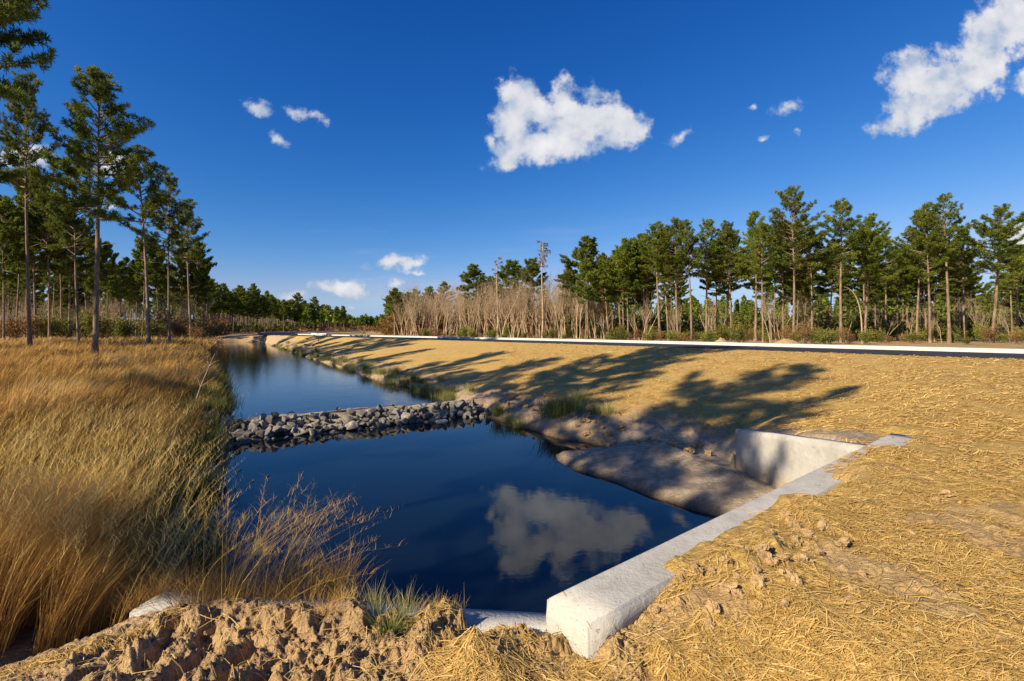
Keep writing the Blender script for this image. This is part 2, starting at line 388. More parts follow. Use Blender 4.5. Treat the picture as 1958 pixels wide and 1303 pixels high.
def concrete_mat():
    m, N, L, P = mat('concrete')
    n = noise_n(N, L, 3.0, 7, .62); n2 = noise_n(N, L, 45, 4, .6); n3 = noise_n(N, L, 9, 5, .7)
    c = ramp(N, L, n, [(.3, (.36, .34, .305)), (.5, (.44, .42, .38)), (.7, (.50, .475, .43))])
    c = mixc(N, L, mapr(N, L, n3, .52, .68, 0, .6), c, (.33, .29, .235))
    # pits and hairline cracks
    vo = N.new('ShaderNodeTexVoronoi'); vo.inputs['Scale'].default_value = 38; g = N.new('ShaderNodeNewGeometry'); L.new(g.outputs['Position'], vo.inputs['Vector'])
    pit = mapr(N, L, vo.outputs['Distance'], .06, .15)
    pn = mapr(N, L, n3, .5, .56)
    pm = N.new('ShaderNodeMath'); pm.operation = 'MAXIMUM'; L.new(pit, pm.inputs[0]); L.new(pn, pm.inputs[1])
    c = mixc(N, L, pm.outputs[0], (.34, .31, .27), c)
    vc = N.new('ShaderNodeTexVoronoi'); vc.feature = 'DISTANCE_TO_EDGE'; vc.inputs['Scale'].default_value = 1.15
    wp = N.new('ShaderNodeVectorMath'); wp.operation = 'MULTIPLY_ADD'; nn = N.new('ShaderNodeTexNoise'); nn.inputs['Scale'].default_value = 4; L.new(g.outputs['Position'], nn.inputs['Vector'])
    L.new(nn.outputs['Color'], wp.inputs[0]); wp.inputs[1].default_value = (.35, .35, .35); L.new(g.outputs['Position'], wp.inputs[2]); L.new(wp.outputs[0], vc.inputs['Vector'])
    ck = mapr(N, L, vc.outputs['Distance'], .0015, .005)
    ck2 = N.new('ShaderNodeMath'); ck2.operation = 'MAXIMUM'; L.new(ck, ck2.inputs[0]); L.new(mapr(N, L, n, .47, .50), ck2.inputs[1])
    c = mixc(N, L, ck2.outputs[0], (.30, .27, .23), c)
    # silt line low down where water has stood
    sp = N.new('ShaderNodeSeparateXYZ'); L.new(g.outputs['Position'], sp.inputs[0])
    zz = N.new('ShaderNodeMath'); zz.operation = 'MULTIPLY_ADD'; L.new(n, zz.inputs[0]); zz.inputs[1].default_value = .25; L.new(sp.outputs[2], zz.inputs[2])
    silt = mapr(N, L, zz.outputs[0], -.38, -.70, 0, .75)
    c = mixc(N, L, silt, c, (.42, .26, .10))
    L.new(c, P.inputs['Base Color']); P.inputs['Roughness'].default_value = .9; P.inputs['Specular IOR Level'].default_value = .2
    b = bump(N, L, n2, .006, .7); b = bump(N, L, pm.outputs[0], .006, .8, b); b = bump(N, L, ck2.outputs[0], .006, .8, b)
    L.new(bump(N, L, n3, .02, .5, b), P.inputs['Normal'])
    return m
def plain_noise_mat(name, stops, sc=8, bd=.01, rough=.9, per_obj=0):
    m, N, L, P = mat(name)
    n = noise_n(N, L, sc, 6, .65); c = ramp(N, L, n, stops)
    if per_obj:
        oi = N.new('ShaderNodeObjectInfo'); hs = N.new('ShaderNodeHueSaturation'); L.new(c, hs.inputs['Color'])
        L.new(mapr(N, L, oi.outputs['Random'], 0, 1, 1-per_obj, 1+per_obj), hs.inputs['Value']); c = hs.outputs[0]
    L.new(c, P.inputs['Base Color']); P.inputs['Roughness'].default_value = rough; P.inputs['Specular IOR Level'].default_value = .2
    L.new(bump(N, L, n, bd, .8), P.inputs['Normal'])
    return m
M = {}
M['ground'] = ground_mat()
M['straw'] = tint_mat('straw', [(0, (.30, .18, .04)), (.5, (.66, .44, .115)), (1, (.88, .67, .27))], .7, .12, spec=.25)
M['grass'] = tint_mat('dry_grass', [(0, (.16, .10, .03)), (.35, (.40, .235, .07)), (.7, (.64, .40, .11)), (1, (.80, .57, .23))], .85, .3)
M['reed'] = tint_mat('green_reed', [(0, (.06, .085, .018)), (.5, (.18, .21, .05)), (.8, (.36, .33, .11)), (1, (.52, .41, .18))], .8, .3)
M['needle'] = tint_mat('pine_needles', [(0, (.045, .075, .010)), (.45, (.14, .18, .022)), (1, (.30, .31, .04))], .7, .36, spec=.2)
M['leaf'] = tint_mat('shrub_leaves', [(0, (.06, .085, .018)), (.5, (.15, .17, .035)), (1, (.30, .24, .06))], .8, .3)
M['brown'] = tint_mat('brown_leaves', [(0, (.09, .05, .02)), (.5, (.20, .11, .04)), (1, (.32, .19, .08))], .85, .25)
M['bark'] = bark_mat('pine_bark', (.10, .065, .047), (.35, .25, .175))
M['pale'] = bark_mat('pale_bark', (.28, .20, .13), (.54, .41, .27))
M['moss'] = tint_mat('grey_moss', [(0, (.13, .11, .08)), (1, (.28, .22, .17))], .95, .2)
M['concrete'] = concrete_mat()
M['kerb'] = plain_noise_mat('kerb_concrete', [(.3, (.44, .42, .38)), (.7, (.58, .55, .51))], 2.5, .004)
M['asphalt'] = plain_noise_mat('asphalt', [(.3, (.020, .021, .026)), (.7, (.042, .043, .05))], 2.0, .004)
M['rock'] = plain_noise_mat('riprap', [(.3, (.085, .075, .062)), (.55, (.19, .172, .148)), (.75, (.33, .30, .26))], 7, .03, .85, .45)
M['clod'] = plain_noise_mat('clod', [(.3, (.30, .19, .09)), (.7, (.52, .36, .18))], 25, .03, .95, .14)
M['twig'] = plain_noise_mat('twig', [(.3, (.17, .12, .08)), (.7, (.34, .26, .18))], 20, .003)
M['water_still'] = water_mat('water_still', .0005, .008)
M['water_ripple'] = water_mat('water_ripple', .0035, .035)

# ------------------------------------------------------------------ ground sheet
def road_center():        # centre line of the asphalt, with the distant bend
    n0 = (CREST+.35+24.9)/2
    pts = []
    for r in np.linspace(-60, 82, 30):
        pts.append((RN[0]*n0+RD[0]*r, RN[1]*n0+RD[1]*r))
    x, y = pts[-1]; a = math.atan2(RD[1], RD[0])
    for k in range(40):
        a -= (R_(2.3) if k < 16 else (-R_(1.2) if k < 30 else 0)); x += cos(a)*7; y += sin(a)*7; pts.append((x, y))
    return np.array(pts)
RC = road_center()
def road_frame(P):
    T = np.gradient(P, axis=0); T /= np.linalg.norm(T, axis=1)[:, None]
    return T, np.stack([T[:, 1], -T[:, 0]], 1)      # normal to the right of travel
RT, RNm = road_frame(RC)
def dist_road(x, y):
    d = np.full(x.shape, 1e9); sg = np.zeros(x.shape)
    for i in range(len(RC)-1):
        ax, ay = RC[i]; ex, ey = RC[i+1]-RC[i]
        t = np.clip(((x-ax)*ex+(y-ay)*ey)/(ex*ex+ey*ey), 0, 1)
        dd = (x-ax-t*ex)**2+(y-ay-t*ey)**2; d = np.minimum(d, dd)
    return np.sqrt(d)
def build_ground():
    thf = np.radians(np.arange(-58, 58.01, .15)); thb = np.radians(np.arange(61, 300, 3.5))
    th = np.concatenate([thf, thb]); nt_ = len(th)
    r = np.concatenate([np.exp(np.arange(math.log(.45), math.log(1.3), .02)), np.exp(np.arange(math.log(1.3), math.log(4.5), .004)), np.exp(np.arange(math.log(4.5), math.log(4000), .0095))]); r = np.concatenate([[.02], r]); nr = len(r)
    RR, TT = np.meshgrid(r, th, indexing='ij'); X = RR*np.sin(TT); Y = RR*np.cos(TT)
    x = X.ravel(); y = Y.ravel()
    z = H(x, y)
    dr = dist_road(x, y); s = CH[0]*x+CH[1]*y; w = CM[0]*x+CM[1]*y; n = RN[0]*x+RN[1]*y; rr = np.hypot(x, y)
    # road bed in the far bend
    fr = sstep(80, 100, y)*sstep(12, 5, dr)
    z = z*(1-fr)+(ZC-.30-.06)*fr
    z = np.where(rr > 900, np.minimum(z, -.3), z)
    sd = seg_poly_sd(x, y, basin); ss = seg_poly_sd(x, y, spit)
    edge = fbm(x, y, 1.2, 4, 81)
    front = 1-sstep(3.2, 4.2, s)
    right = sstep(1.3, 2.0, n+edge*.8-.2*np.maximum(-x, 0))*front + sstep(5.2, 6.2, s)*sstep(1.1, 2.3, sd+edge*1.6)+sstep(3.0, 4.2, s)*(1-sstep(5.2, 6.2, s))*sstep(.3, .8, sd+edge)
    straw = np.clip(right, 0, 1)*sstep(CREST+.6, CREST+.1, n)*np.where((w > 1.0) | (s < 3.6), 1, 0)
    straw = straw*(1-.7*sstep(.0, .25, fbm(x, y, .5, 4, 83))*sstep(8, 4, rr))
    field = np.clip(sstep(.3, -1.0, w)*sstep(3.6, 4.6, s)+sstep(-2.6, -4.2, w), 0, 1)
    sand = sstep(.15, -.1, ss)*sstep(3.2, 3.6, y)*.95 + sstep(.1, -.2, sd)*sstep(11, 12, s)*sstep(16, 15, s)
    sand = np.clip(sand+np.exp(-((sd-.6)/.7)**2)*sstep(5.2, 7, s)*(w > 2)*.6, 0, 1)
    wild = np.clip(sstep(26, 28, n)+sstep(95, 105, s), 0, 1)*np.where(w < -2, 0, 1)
    wild = np.maximum(wild, sstep(60, 90, s)*sstep(-1, -4, w)*.9)
    i = np.arange(nr-1)[:, None]; j = np.arange(nt_)[None, :]; j2 = (j+1) % nt_
    f = np.stack([i*nt_+j, (i+1)*nt_+j, (i+1)*nt_+j2, i*nt_+j2], -1).reshape(-1, 4)[:, ::-1]
    me = mesh('ground', np.stack([x, y, z], 1), f, M['ground'], True, dict(straw=straw, field=field, sand=sand, wild=wild))
    tag(link('ground', me), kind='structure')
build_ground()

# water sheets
def strip(name, s0, s1, w0, w1, z, m, n=40):
    s = np.linspace(s0, s1, n); V = []
    for a in s: V += [(*cw(a, w0), z), (*cw(a, w1), z)]
    f = [(2*k, 2*k+1, 2*k+3, 2*k+2) for k in range(n-1)]
    o = link(name, mesh(name, V, np.array(f), m)); tag(o, kind='structure'); return o
strip('water', 1.3, 13.5, -1.2, 8.8, WZ, M['water_still'])
strip('water', 13.5, 102, -1.6, 8.8, WZ2, M['water_ripple'])

# road and kerb
def ribbon(name, n0, n1, z0, m, zoff=0.0, a=0, b=None, z1=None):
    """sheet between offsets n0..n1 from road centre; offsets to the right of travel are positive (away from the channel)"""
    P = RC[a:b]; Nn = RNm[a:b]; V = []
    for p, nn in zip(P, Nn):
        zc = ZC - .30*float(sstep(18, 105, p[1]))
        for o, z in ((n0, z0), (n1, z0 if z1 is None else z1)):
            V.append((p[0]+nn[0]*o, p[1]+nn[1]*o, zc+z))
    k = len(P); f = [(2*i, 2*i+1, 2*i+3, 2*i+2) for i in range(k-1)]
    return V, f
hwid = (24.9-CREST-.35)/2
V, f = ribbon('road', -hwid, hwid+3.2, 0.0, None)
tag(link('road', mesh('road', V, np.array(f), M['asphalt'])), kind='structure')
def kerb(side0, side1, h, a, b, name='kerb'):
    P = RC[a:b]; Nn = RNm[a:b]; V = []; prof = [(side0, -.15), (side0+.03, h-.02), (side0+.06, h), (side1-.02, h), (side1, h-.03), (side1+.02, -.25)]
    for p, nn in zip(P, Nn):
        zc = ZC - .30*float(sstep(18, 105, p[1]))
        for o, z in prof: V.append((p[0]+nn[0]*o, p[1]+nn[1]*o, zc+z))
    k = len(prof); f = [(i*k+j, i*k+j+1, (i+1)*k+j+1, (i+1)*k+j) for i in range(len(P)-1) for j in range(k-1)]
    return tag(link(name, mesh(name, V, np.array(f), M['kerb'])), kind='structure')
kerb(hwid, hwid+.55, .155, 0, 31)
kerb(hwid+6.5, hwid+7.0, .15, 31, 50)
kerb(-hwid-.5, -hwid, .12, 36, 55)

# ------------------------------------------------------------------ culvert headwall with two flared wings
def noisy_block(name, corners_top, ztops, zbot, parent, bev=.014):
    """prism over a 4-corner footprint (ccw), top heights per corner; subdivided a little and worn at the edges"""
    import bmesh
    bm = bmesh.new()
    lo = [bm.verts.new((x, y, zbot)) for x, y in corners_top]; hi = [bm.verts.new((x, y, z)) for (x, y), z in zip(corners_top, ztops)]
    bm.faces.new(lo[::-1]); bm.faces.new(hi)
    for i in range(4): bm.faces.new((lo[i], lo[(i+1) % 4], hi[(i+1) % 4], hi[i]))
    bmesh.ops.recalc_face_normals(bm, faces=bm.faces)
    bmesh.ops.bevel(bm, geom=[e for e in bm.edges], offset=bev, segments=2, affect='EDGES')
    bmesh.ops.subdivide_edges(bm, edges=[e for e in bm.edges if e.calc_length() > .25], cuts=24, use_grid_fill=True)
    co_ = np.array([v.co[:] for v in bm.verts])
    d = fbm(co_[:, 0]*1.0+co_[:, 2], co_[:, 1]+co_[:, 2]*.7, .12, 3, 91)*.010
    for v, k in zip(bm.verts, d): v.co.z += k*.5; v.co.x += k; v.co.y -= k*.5
    me = bpy.data.meshes.new(name); bm.to_mesh(me); bm.free(); me.materials.append(M['concrete'])
    for p in me.polygons: p.use_smooth = True
    return link(name, me, parent)
hwo = empty('culvert_headwall', (0, 0, 0))
tag(hwo, 'pale concrete culvert headwall with flared wing walls at the near end of the pond', 'headwall')
noisy_block('headwall', [hw(0, 0), hw(0, HWT), hw(HWL, HWT), hw(HWL, 0)], [HTOP]*4, -1.7, hwo)
def wing(J, E, zt0, zt1, thick, side):
    d = np.array(E)-np.array(J); L_ = np.linalg.norm(d); d /= L_; n = np.array([d[1], -d[0]])*side*thick
    J = np.array(J); E = np.array(E)
    c = [tuple(J), tuple(E), tuple(E+n), tuple(J+n)]; z = [zt0, zt1, zt1, zt0]
    area = sum(c[i][0]*c[(i+1) % 4][1]-c[(i+1) % 4][0]*c[i][1] for i in range(4))
    if area < 0: c = c[::-1]; z = z[::-1]
    return c, z
c, z = wing((JL[0]+.02, JL[1]+.04), EL, .04, -.09, .24, -1); noisy_block('wing_wall', c, z, -1.7, hwo)
c, z = wing((JR[0]-.03, JR[1]-.04), ER, HTOP-.012, -.14, .25, 1); noisy_block('wing_wall', c, z, -1.7, hwo)

# ------------------------------------------------------------------ strewn straw (nobody could count it)
def straws(n, rmin, rmax, thmin, thmax, ln, wd, lift, name_seed):
    g = np.random.default_rng(name_seed)
    r = np.exp(g.uniform(math.log(rmin), math.log(rmax), n)); th = np.radians(g.uniform(thmin, thmax, n))
    x = r*np.sin(th); y = r*np.cos(th)
    s = CH[0]*x+CH[1]*y; w = CM[0]*x+CM[1]*y; nn = RN[0]*x+RN[1]*y; sd = seg_poly_sd(x, y, basin)
    e = fbm(x, y, 1.2, 4, 81)
    bits = (s < 4) & (nn < 1.6) & (sd > .03) & (x < .3) & (r < 3.4) & (g.random(n) < .05)
    ok = bits | np.where(s < 3.2, (nn+e*.8-.2*np.maximum(-x, 0) > 1.2) & (sd > .05), np.where(s < 5.2, sd > .35, sd+e*1.6 > 1.7)) & (nn < CREST+.1) & ((w > 1) | (s < 3.3)) & ((x > -.6) | (s < 4))
    bx = (x-A[0])*HWD[0]+(y-A[1])*HWD[1]; by = (x-A[0])*HWN[0]+(y-A[1])*HWN[1]
    onwall = (by > -.02) & (by < HWT+.02) & (bx > -.02) & (bx < HWL+.05)
    cover = fbm(x, y, .35, 4, 83)+.9*by-.22
    clear = (bx < 1.75) | ((bx > 2.62) & (bx < 3.4) & (by < .5))
    ok &= ~onwall | ((cover > 0) & ~clear)
    ok &= bits | (g.random(n) < (1-.9*sstep(-.02, .22, fbm(x, y, .5, 4, 83)))*(1-.6*sstep(.02, .2, fbm(x, y, .11, 4, 62, .65))*sstep(9, 5, r)))
    ok &= g.random(n) > .88*np.exp(-((by-.55)/.38)**2)*sstep(.5, .9, bx)*sstep(2.2, 1.7, bx)
    x = x[ok]; y = y[ok]; r = r[ok]; k = len(x); onwall = onwall[ok]
    ang = R_(-24)+g.normal(0, .85, k)+fbm(x, y, 1.0, 2, 87)*1.3
    big = np.maximum(1, r/5.0)
    L_ = ln[0]+(ln[1]-ln[0])*g.random(k)**1.6*np.minimum(big, 1.5); wdt = g.uniform(wd[0], wd[1], k)*np.minimum(big, 4)
    dx = np.cos(ang)*L_/2; dy = np.sin(ang)*L_/2; curve = g.normal(0, .12, k)*L_
    P = []
    for t in (-1, 0, 1):
        xx = x+dx*t+(-np.sin(ang))*curve*(t == 0); yy = y+dy*t+np.cos(ang)*curve*(t == 0)
        zz = H(xx, yy)
        zz = np.where(onwall, np.maximum(zz, HTOP+.004), zz)
        P.append([xx, yy, zz])
    tilt = np.abs(g.normal(0, lift, k))*np.minimum(big, 2); up = g.random(k)
    P[0][2] += .006+tilt*up*.6; P[1][2] = np.maximum(P[1][2], (P[0][2]+P[2][2])/2)+.008+tilt*.5; P[2][2] += .006+tilt*(1-up)*1.1
    nx = -np.sin(ang)*wdt/2; ny = np.cos(ang)*wdt/2; roll = g.normal(0, .5, k)*wdt
    V = np.zeros((k, 6, 3))
    for i in range(3):
        V[:, 2*i] = np.stack([P[i][0]-nx, P[i][1]-ny, P[i][2]-roll*.3], 1); V[:, 2*i+1] = np.stack([P[i][0]+nx, P[i][1]+ny, P[i][2]+roll*.3], 1)
    b = np.arange(k)[:, None]*6
    f = np.concatenate([b+np.array([0, 1, 3, 2]), b+np.array([2, 3, 5, 4])])
    t = np.repeat(np.clip(g.normal(.55, .22, k), 0, 1), 6)
    return V.reshape(-1, 3), f, t
def joinparts(parts):
    V = []; F_ = []; T = []; o = 0
    for v, f, t in parts: V.append(v); F_.append(f+o); T.append(t); o += len(v)
    return np.concatenate(V), np.concatenate(F_), np.concatenate(T)
V, f, t = joinparts([straws(250000, 1.5, 7, -48, 57, (.03, .15), (.0016, .0038), .009, 1),
                     straws(150000, 6, 30, -40, 57, (.04, .13), (.0035, .0055), .010, 2)])
tag(link('straw_mulch', mesh('straw_mulch', V, f, M['straw'], attrs=dict(tint=t))), 'golden straw mulch strewn over the sandy embankment', 'straw', kind='stuff')

# ------------------------------------------------------------------ dry grass of the left field
def blades(x, y, z, hgt, wid, lean_dir, lean, tint, g, segs=3, curl=.5):
    k = len(x); V = np.zeros((k, 2*segs+1, 3))
    fa = g.uniform(0, pi, k)                      # facing of the ribbon
    # keep ribbons roughly broad side to the open water/camera side by random facing
    sx = np.cos(fa); sy = np.sin(fa)
    for i in range(segs+1):
        tt = i/segs; off = lean*hgt*(tt**1.6)
        cx = x+np.cos(lean_dir)*off; cy = y+np.sin(lean_dir)*off; cz = z+hgt*(tt-curl*.25*tt**3*lean)
        if i < segs:
            ww = wid*(1-.75*tt)/2
            V[:, 2*i] = np.stack([cx-sx*ww, cy-sy*ww, cz], 1); V[:, 2*i+1] = np.stack([cx+sx*ww, cy+sy*ww, cz], 1)
        else: V[:, 2*segs] = np.stack([cx, cy, cz], 1)
    n = 2*segs+1; b = np.arange(k)[:, None]*n
    q = np.concatenate([b+np.array([2*i, 2*i+1, 2*i+3, 2*i+2]) for i in range(segs-1)]); tr = b+np.array([2*segs-2, 2*segs-1, 2*segs])
    return V.reshape(-1, 3), q, tr, np.repeat(tint, n)
def field_grass():
    g = np.random.default_rng(11); n = 330000
    r = np.exp(g.uniform(math.log(2.1), math.log(105), n)); th = np.radians(g.uniform(-56, -17, n))
    # tussocks: pull the points towards jittered tussock centres
    x = r*np.sin(th); y = r*np.cos(th)
    cell = np.where(r < 12, .34, .9); ix = np.floor(x/cell).astype(np.int64); iy = np.floor(y/cell).astype(np.int64)
    cx = (ix+.5+.7*(hsh(ix, iy, 3)-.5))*cell; cy = (iy+.5+.7*(hsh(ix, iy, 4)-.5))*cell
    x0, y0 = x.copy(), y.copy(); x = cx+(x-cx)*.55; y = cy+(y-cy)*.55
    s = CH[0]*x+CH[1]*y; w = CM[0]*x+CM[1]*y; sd = seg_poly_sd(x, y, basin)
    near = s < 4.0
    ok = np.where(near, (w < -1.15-.5*(4-s).clip(0)) , (sd > .25) & (w < 3)) & (s < 101)
    ok &= (y > 2.95+.0*x) | (x < -3.4)
    ok &= g.random(n) < .55+1.3*(fbm(x, y, 1.6, 3, 100)+.35)
    x, y, r, cx, cy, sd, w = [a[ok] for a in (x, y, r, cx, cy, sd, w)]; k = len(x)
    z = H(x, y)-.02
    patch = fbm(x, y, 2.6, 4, 101)
    hgt = (g.uniform(.35, .95, k)*(1+.9*patch))*(.80+.10*sstep(14, 5, r)); hgt *= 1-.45*sstep(1.0, .2, sd)
    wid = np.maximum(.0032, r*.00095)*g.uniform(.7, 1.4, k)
    out = np.arctan2(y-cy, x-cx); ld = np.arctan2(np.sin(out)*.5+.25, np.cos(out)*.5+.75+.3*patch)
    lean = np.abs(g.normal(.42, .22, k))
    tint = np.clip(.45+.8*patch+g.normal(0, .16, k)+.3*fbm(x, y, .8, 2, 103)-.28*sstep(.9, .2, sd), 0, 1)
    V, q, t3, ti = blades(x, y, z, hgt, wid, ld, lean, tint, g)
    tag(link('dry_grass', mesh('dry_grass', V, [q, t3], M['grass'], attrs=dict(tint=ti))), 'tall golden brown dry grass covering the field left of the water', 'grass', kind='stuff')
    # open seed heads: thin stems with short side hairs, near the camera
    g = np.random.default_rng(12); n = 2300
    r = np.exp(g.uniform(math.log(2.8), math.log(11), n)); th = np.radians(g.uniform(-52, -19, n)); x = r*np.sin(th); y = r*np.cos(th)
    s = CH[0]*x+CH[1]*y; w = CM[0]*x+CM[1]*y; sd = seg_poly_sd(x, y, basin)
    ok = np.where(s < 4, w < -.75-.5*(4-s).clip(0), (sd > .1) & (w < 1)) & (y > 2.9)
    x, y, r = x[ok], y[ok], r[ok]; k = len(x); z = H(x, y); hgt = g.uniform(.75, 1.15, k); ld = g.normal(.35, .7, k); lean = np.abs(g.normal(.5, .25, k))
    parts = []
    V, q, t3, ti = blades(x, y, z, hgt, np.full(k, .0035), ld, lean, np.full(k, .75), g, 4); parts.append((V, [q, t3], ti))
    hx = []; 
    for j in range(12):
        tt = .62+.38*j/12; off = lean*hgt*tt**1.6
        bx = x+np.cos(ld)*off; by = y+np.sin(ld)*off; bz = z+hgt*(tt-.125*tt**3*lean)
        V, q, t3, ti = blades(bx, by, bz, g.uniform(.05, .14, k)*(1.3-tt*.7), np.full(k, .0030), g.uniform(0, 2*pi, k), g.uniform(.5, 1.4, k), np.full(k, .9), g, 2)
        parts.append((V, [q, t3], ti))
    o = 0; VV = []; Q = []; T3 = []; TI = []
    for V, (q, t3), ti in parts: VV.append(V); Q.append(q+o); T3.append(t3+o); TI.append(ti); o += len(V)
    tag(link('seed_heads', mesh('seed_heads', np.concatenate(VV), [np.concatenate(Q), np.concatenate(T3)], M['grass'], attrs=dict(tint=np.concatenate(TI)))),
        'wispy open seed heads standing over the near dry grass', 'grass', kind='stuff')
field_grass()

# ------------------------------------------------------------------ tubes and trees
def tube(path, rad, sides=5, cap=False):
    path = np.asarray(path, float); k = len(path); T = np.gradient(path, axis=0); T /= np.linalg.norm(T, axis=1)[:, None]+1e-9
    ref = np.array([0, 0, 1.0]) if abs(T[0, 2]) < .8 else np.array([1.0, 0, 0])
    U = np.cross(T, ref); U /= np.linalg.norm(U, axis=1)[:, None]+1e-9; Wv = np.cross(T, U)
    a = np.arange(sides)*2*pi/sides
    V = path[:, None]+np.asarray(rad)[:, None, None]*(np.cos(a)[None, :, None]*U[:, None]+np.sin(a)[None, :, None]*Wv[:, None])
    i = np.arange(k-1)[:, None]*sides; j = np.arange(sides)[None]; j2 = (j+1) % sides
    f = np.stack([i+j, i+j2, i+sides+j2, i+sides+j], -1).reshape(-1, 4)
    return V.reshape(-1, 3), f
class MB:
    def __init__(s): s.V = []; s.F = {}; s.n = 0; s.T = []
    def add(s, V, f, t=0.5):
        s.V.append(V); s.F.setdefault(f.shape[1], []).append(f+s.n); s.n += len(V)
        s.T.append(np.full(len(V), t) if np.isscalar(t) else t)
    def build(s, name, m, smooth=True):
        return mesh(name, np.concatenate(s.V), [np.concatenate(v) for v in s.F.values()], m, smooth, dict(tint=np.concatenate(s.T)))
def tufts(Cn, D, needles, ln, wd, g, tint):
    T = len(Cn); k = needles
    d = D[:, None]*.55+g.normal(0, .62, (T, k, 3)); d[:, :, 2] += .12; d /= np.linalg.norm(d, axis=2)[..., None]
    l = g.uniform(.65, 1.1, (T, k, 1))*ln; p = np.cross(d, g.normal(0, 1, (T, k, 3))); p /= np.linalg.norm(p, axis=2)[..., None]
    b = Cn[:, None]+d*.03
    V = np.stack([b-p*wd*.35, b+p*wd*.35, b+d*l*.6+p*wd*.5, b+d*l, b+d*l*.6-p*wd*.5], 2)
    n = T*k; f = np.arange(n)[:, None]*5+np.arange(5)
    return V.reshape(-1, 3), f, np.repeat(np.clip(tint, 0, 1), k*5)
def pine_meshes(seed, h=20.0, cb=.5, R=2.6, limbs=46, needles=14, wd=.035, ln=.30, r0=.22, dens=1.0, flat=.0):
    g = np.random.default_rng(seed)
    zs = np.linspace(0, h, 15); bx = g.normal(0, 1, 3)
    wav = lambda z: (np.sin(z/h*2.6+bx[0])-np.sin(bx[0]))*.22*bx[1]+(z/h)**2*.35*bx[2]
    wav2 = lambda z: (np.sin(z/h*2.1+bx[1])-np.sin(bx[1]))*.22*bx[2]
    path = np.stack([wav(zs), wav2(zs), zs], 1); rad = r0*.82*(1-(zs/h)**1.15*.9)*(1+.5*np.exp(-zs/.5)); rad[-1] = .015
    tr = MB(); V, f = tube(path, rad, 9); V = V+g.normal(0, .006, V.shape); tr.add(V, f)
    br = MB(); C_ = []; D_ = []; T_ = []
    for i in range(int(limbs)):
        t = (i+g.uniform(0, .8))/limbs
        z = h*(cb+(1-cb)*t**.93)*.99; az = i*2.4+g.normal(0, .45)
        shape = min(1, .60+1.6*t)*max(0, 1-t**1.7)**.75+.12
        Ln = R*shape*g.uniform(.55, 1.25)
        if g.random() < .06: Ln *= 1.25
        el = R_(12+52*t**1.2+g.normal(0, 12))
        p0 = np.array([wav(z), wav2(z), z]); m = 6; tt = np.linspace(0, 1, m)
        dirh = np.array([cos(az), sin(az)]); side = np.array([-sin(az), cos(az)])*g.normal(0, .18)
        rz_ = Ln*(np.sin(el)*tt+(.18+.1*g.random())*tt**2-.12*tt); rh = Ln*np.cos(el)*tt
        pp = np.stack([p0[0]+dirh[0]*rh+side[0]*Ln*tt**2, p0[1]+dirh[1]*rh+side[1]*Ln*tt**2, z+rz_], 1)
        rr = np.linspace(.055*(Ln/R)+.012, .010, m)
        V, f = tube(pp, rr, 4); br.add(V, f)
        nsub = max(2, int(Ln*3.0*dens)); tn = g.normal(.5, .17)+.15*(t-.5)
        for j in range(nsub):
            a = .35+.65*(j+g.random()*.6)/nsub; a = min(a, 1.0); q = pp[0]*0; idx = a*(m-1); i0 = min(int(idx), m-2); fr = idx-i0
            q = pp[i0]*(1-fr)+pp[i0+1]*fr
            sgn = 1 if j % 2 else -1; sa = az+sgn*g.uniform(.4, 1.15)
            sl_ = Ln*g.uniform(.16, .34)*(1.25-a)+.18; e2 = el*.5+R_(g.uniform(5, 35))
            dv = np.array([cos(sa)*cos(e2), sin(sa)*cos(e2), sin(e2)]); end = q+dv*sl_
            V, f = tube(np.stack([q, q*.5+end*.5+[0, 0, -.02], end]), [.014, .011, .006], 3); br.add(V, f)
            nt2 = 2+int(sl_*5)
            for c in range(nt2):
                cc = q+(end-q)*(.35+.65*(c+1)/nt2)+g.normal(0, .07, 3); C_.append(cc); D_.append(dv); T_.append(tn+g.normal(0, .1))
        C_.append(pp[-1]); D_.append((pp[-1]-pp[-2])/np.linalg.norm(pp[-1]-pp[-2])); T_.append(tn)
    # dead stubs below the crown
    for i in range(6):
        z = h*(cb-.02-g.uniform(0, .25)); az = g.uniform(0, 6.28); Ln = g.uniform(.4, 1.6)
        p0 = np.array([wav(z), wav2(z), z]); e_ = p0+np.array([cos(az)*Ln, sin(az)*Ln, g.uniform(-.2, .5)*Ln])
        V, f = tube(np.stack([p0, (p0+e_)/2+[0, 0, .05], e_]), [.03, .02, .006], 4); tr.add(V, f)
    cr = MB(); V, f, t = tufts(np.array(C_), np.array(D_), needles, ln, wd, g, np.array(T_)); cr.add(V, f, t)
    return tr.build('trunk', M['bark']), br.build('branches', M['bark']), cr.build('crown', M['needle'], False)
def zone(u, marks):
    for lim, t in marks:
        if u < lim: return t
    return marks[-1][1]
ZR = [(1180, 'behind the dense dark pine'), (1330, 'right of the dense dark pine'), (1450, 'a little left of the tallest pine'), (1600, 'around and behind the tallest pine'), (1740, 'behind the broad-crowned pine'), (1860, 'behind the tall airy pine'), (9999, 'at the right edge of the picture')]
ZL = [(58, 'left of the tall bare-trunked pine'), (182, 'between the two tallest field pines'), (285, 'right of the tallest field pine'), (9999, 'behind the three slim pines by the water')]
ZB = [(860, 'near the round-crowned leftmost pine'), (951, 'left of the thinner dead cypress'), (1037, 'between the two dead cypresses'), (9999, 'right of the taller dead cypress')]
hero = [pine_meshes(100+i, 20, [.50, .55, .47, .56, .52, .49][i], [3.0, 2.8, 3.3, 2.5, 3.0, 3.5][i], [66, 56, 70, 52, 62, 72][i], 16, .038, .29, .21, 1.12) for i in range(6)]
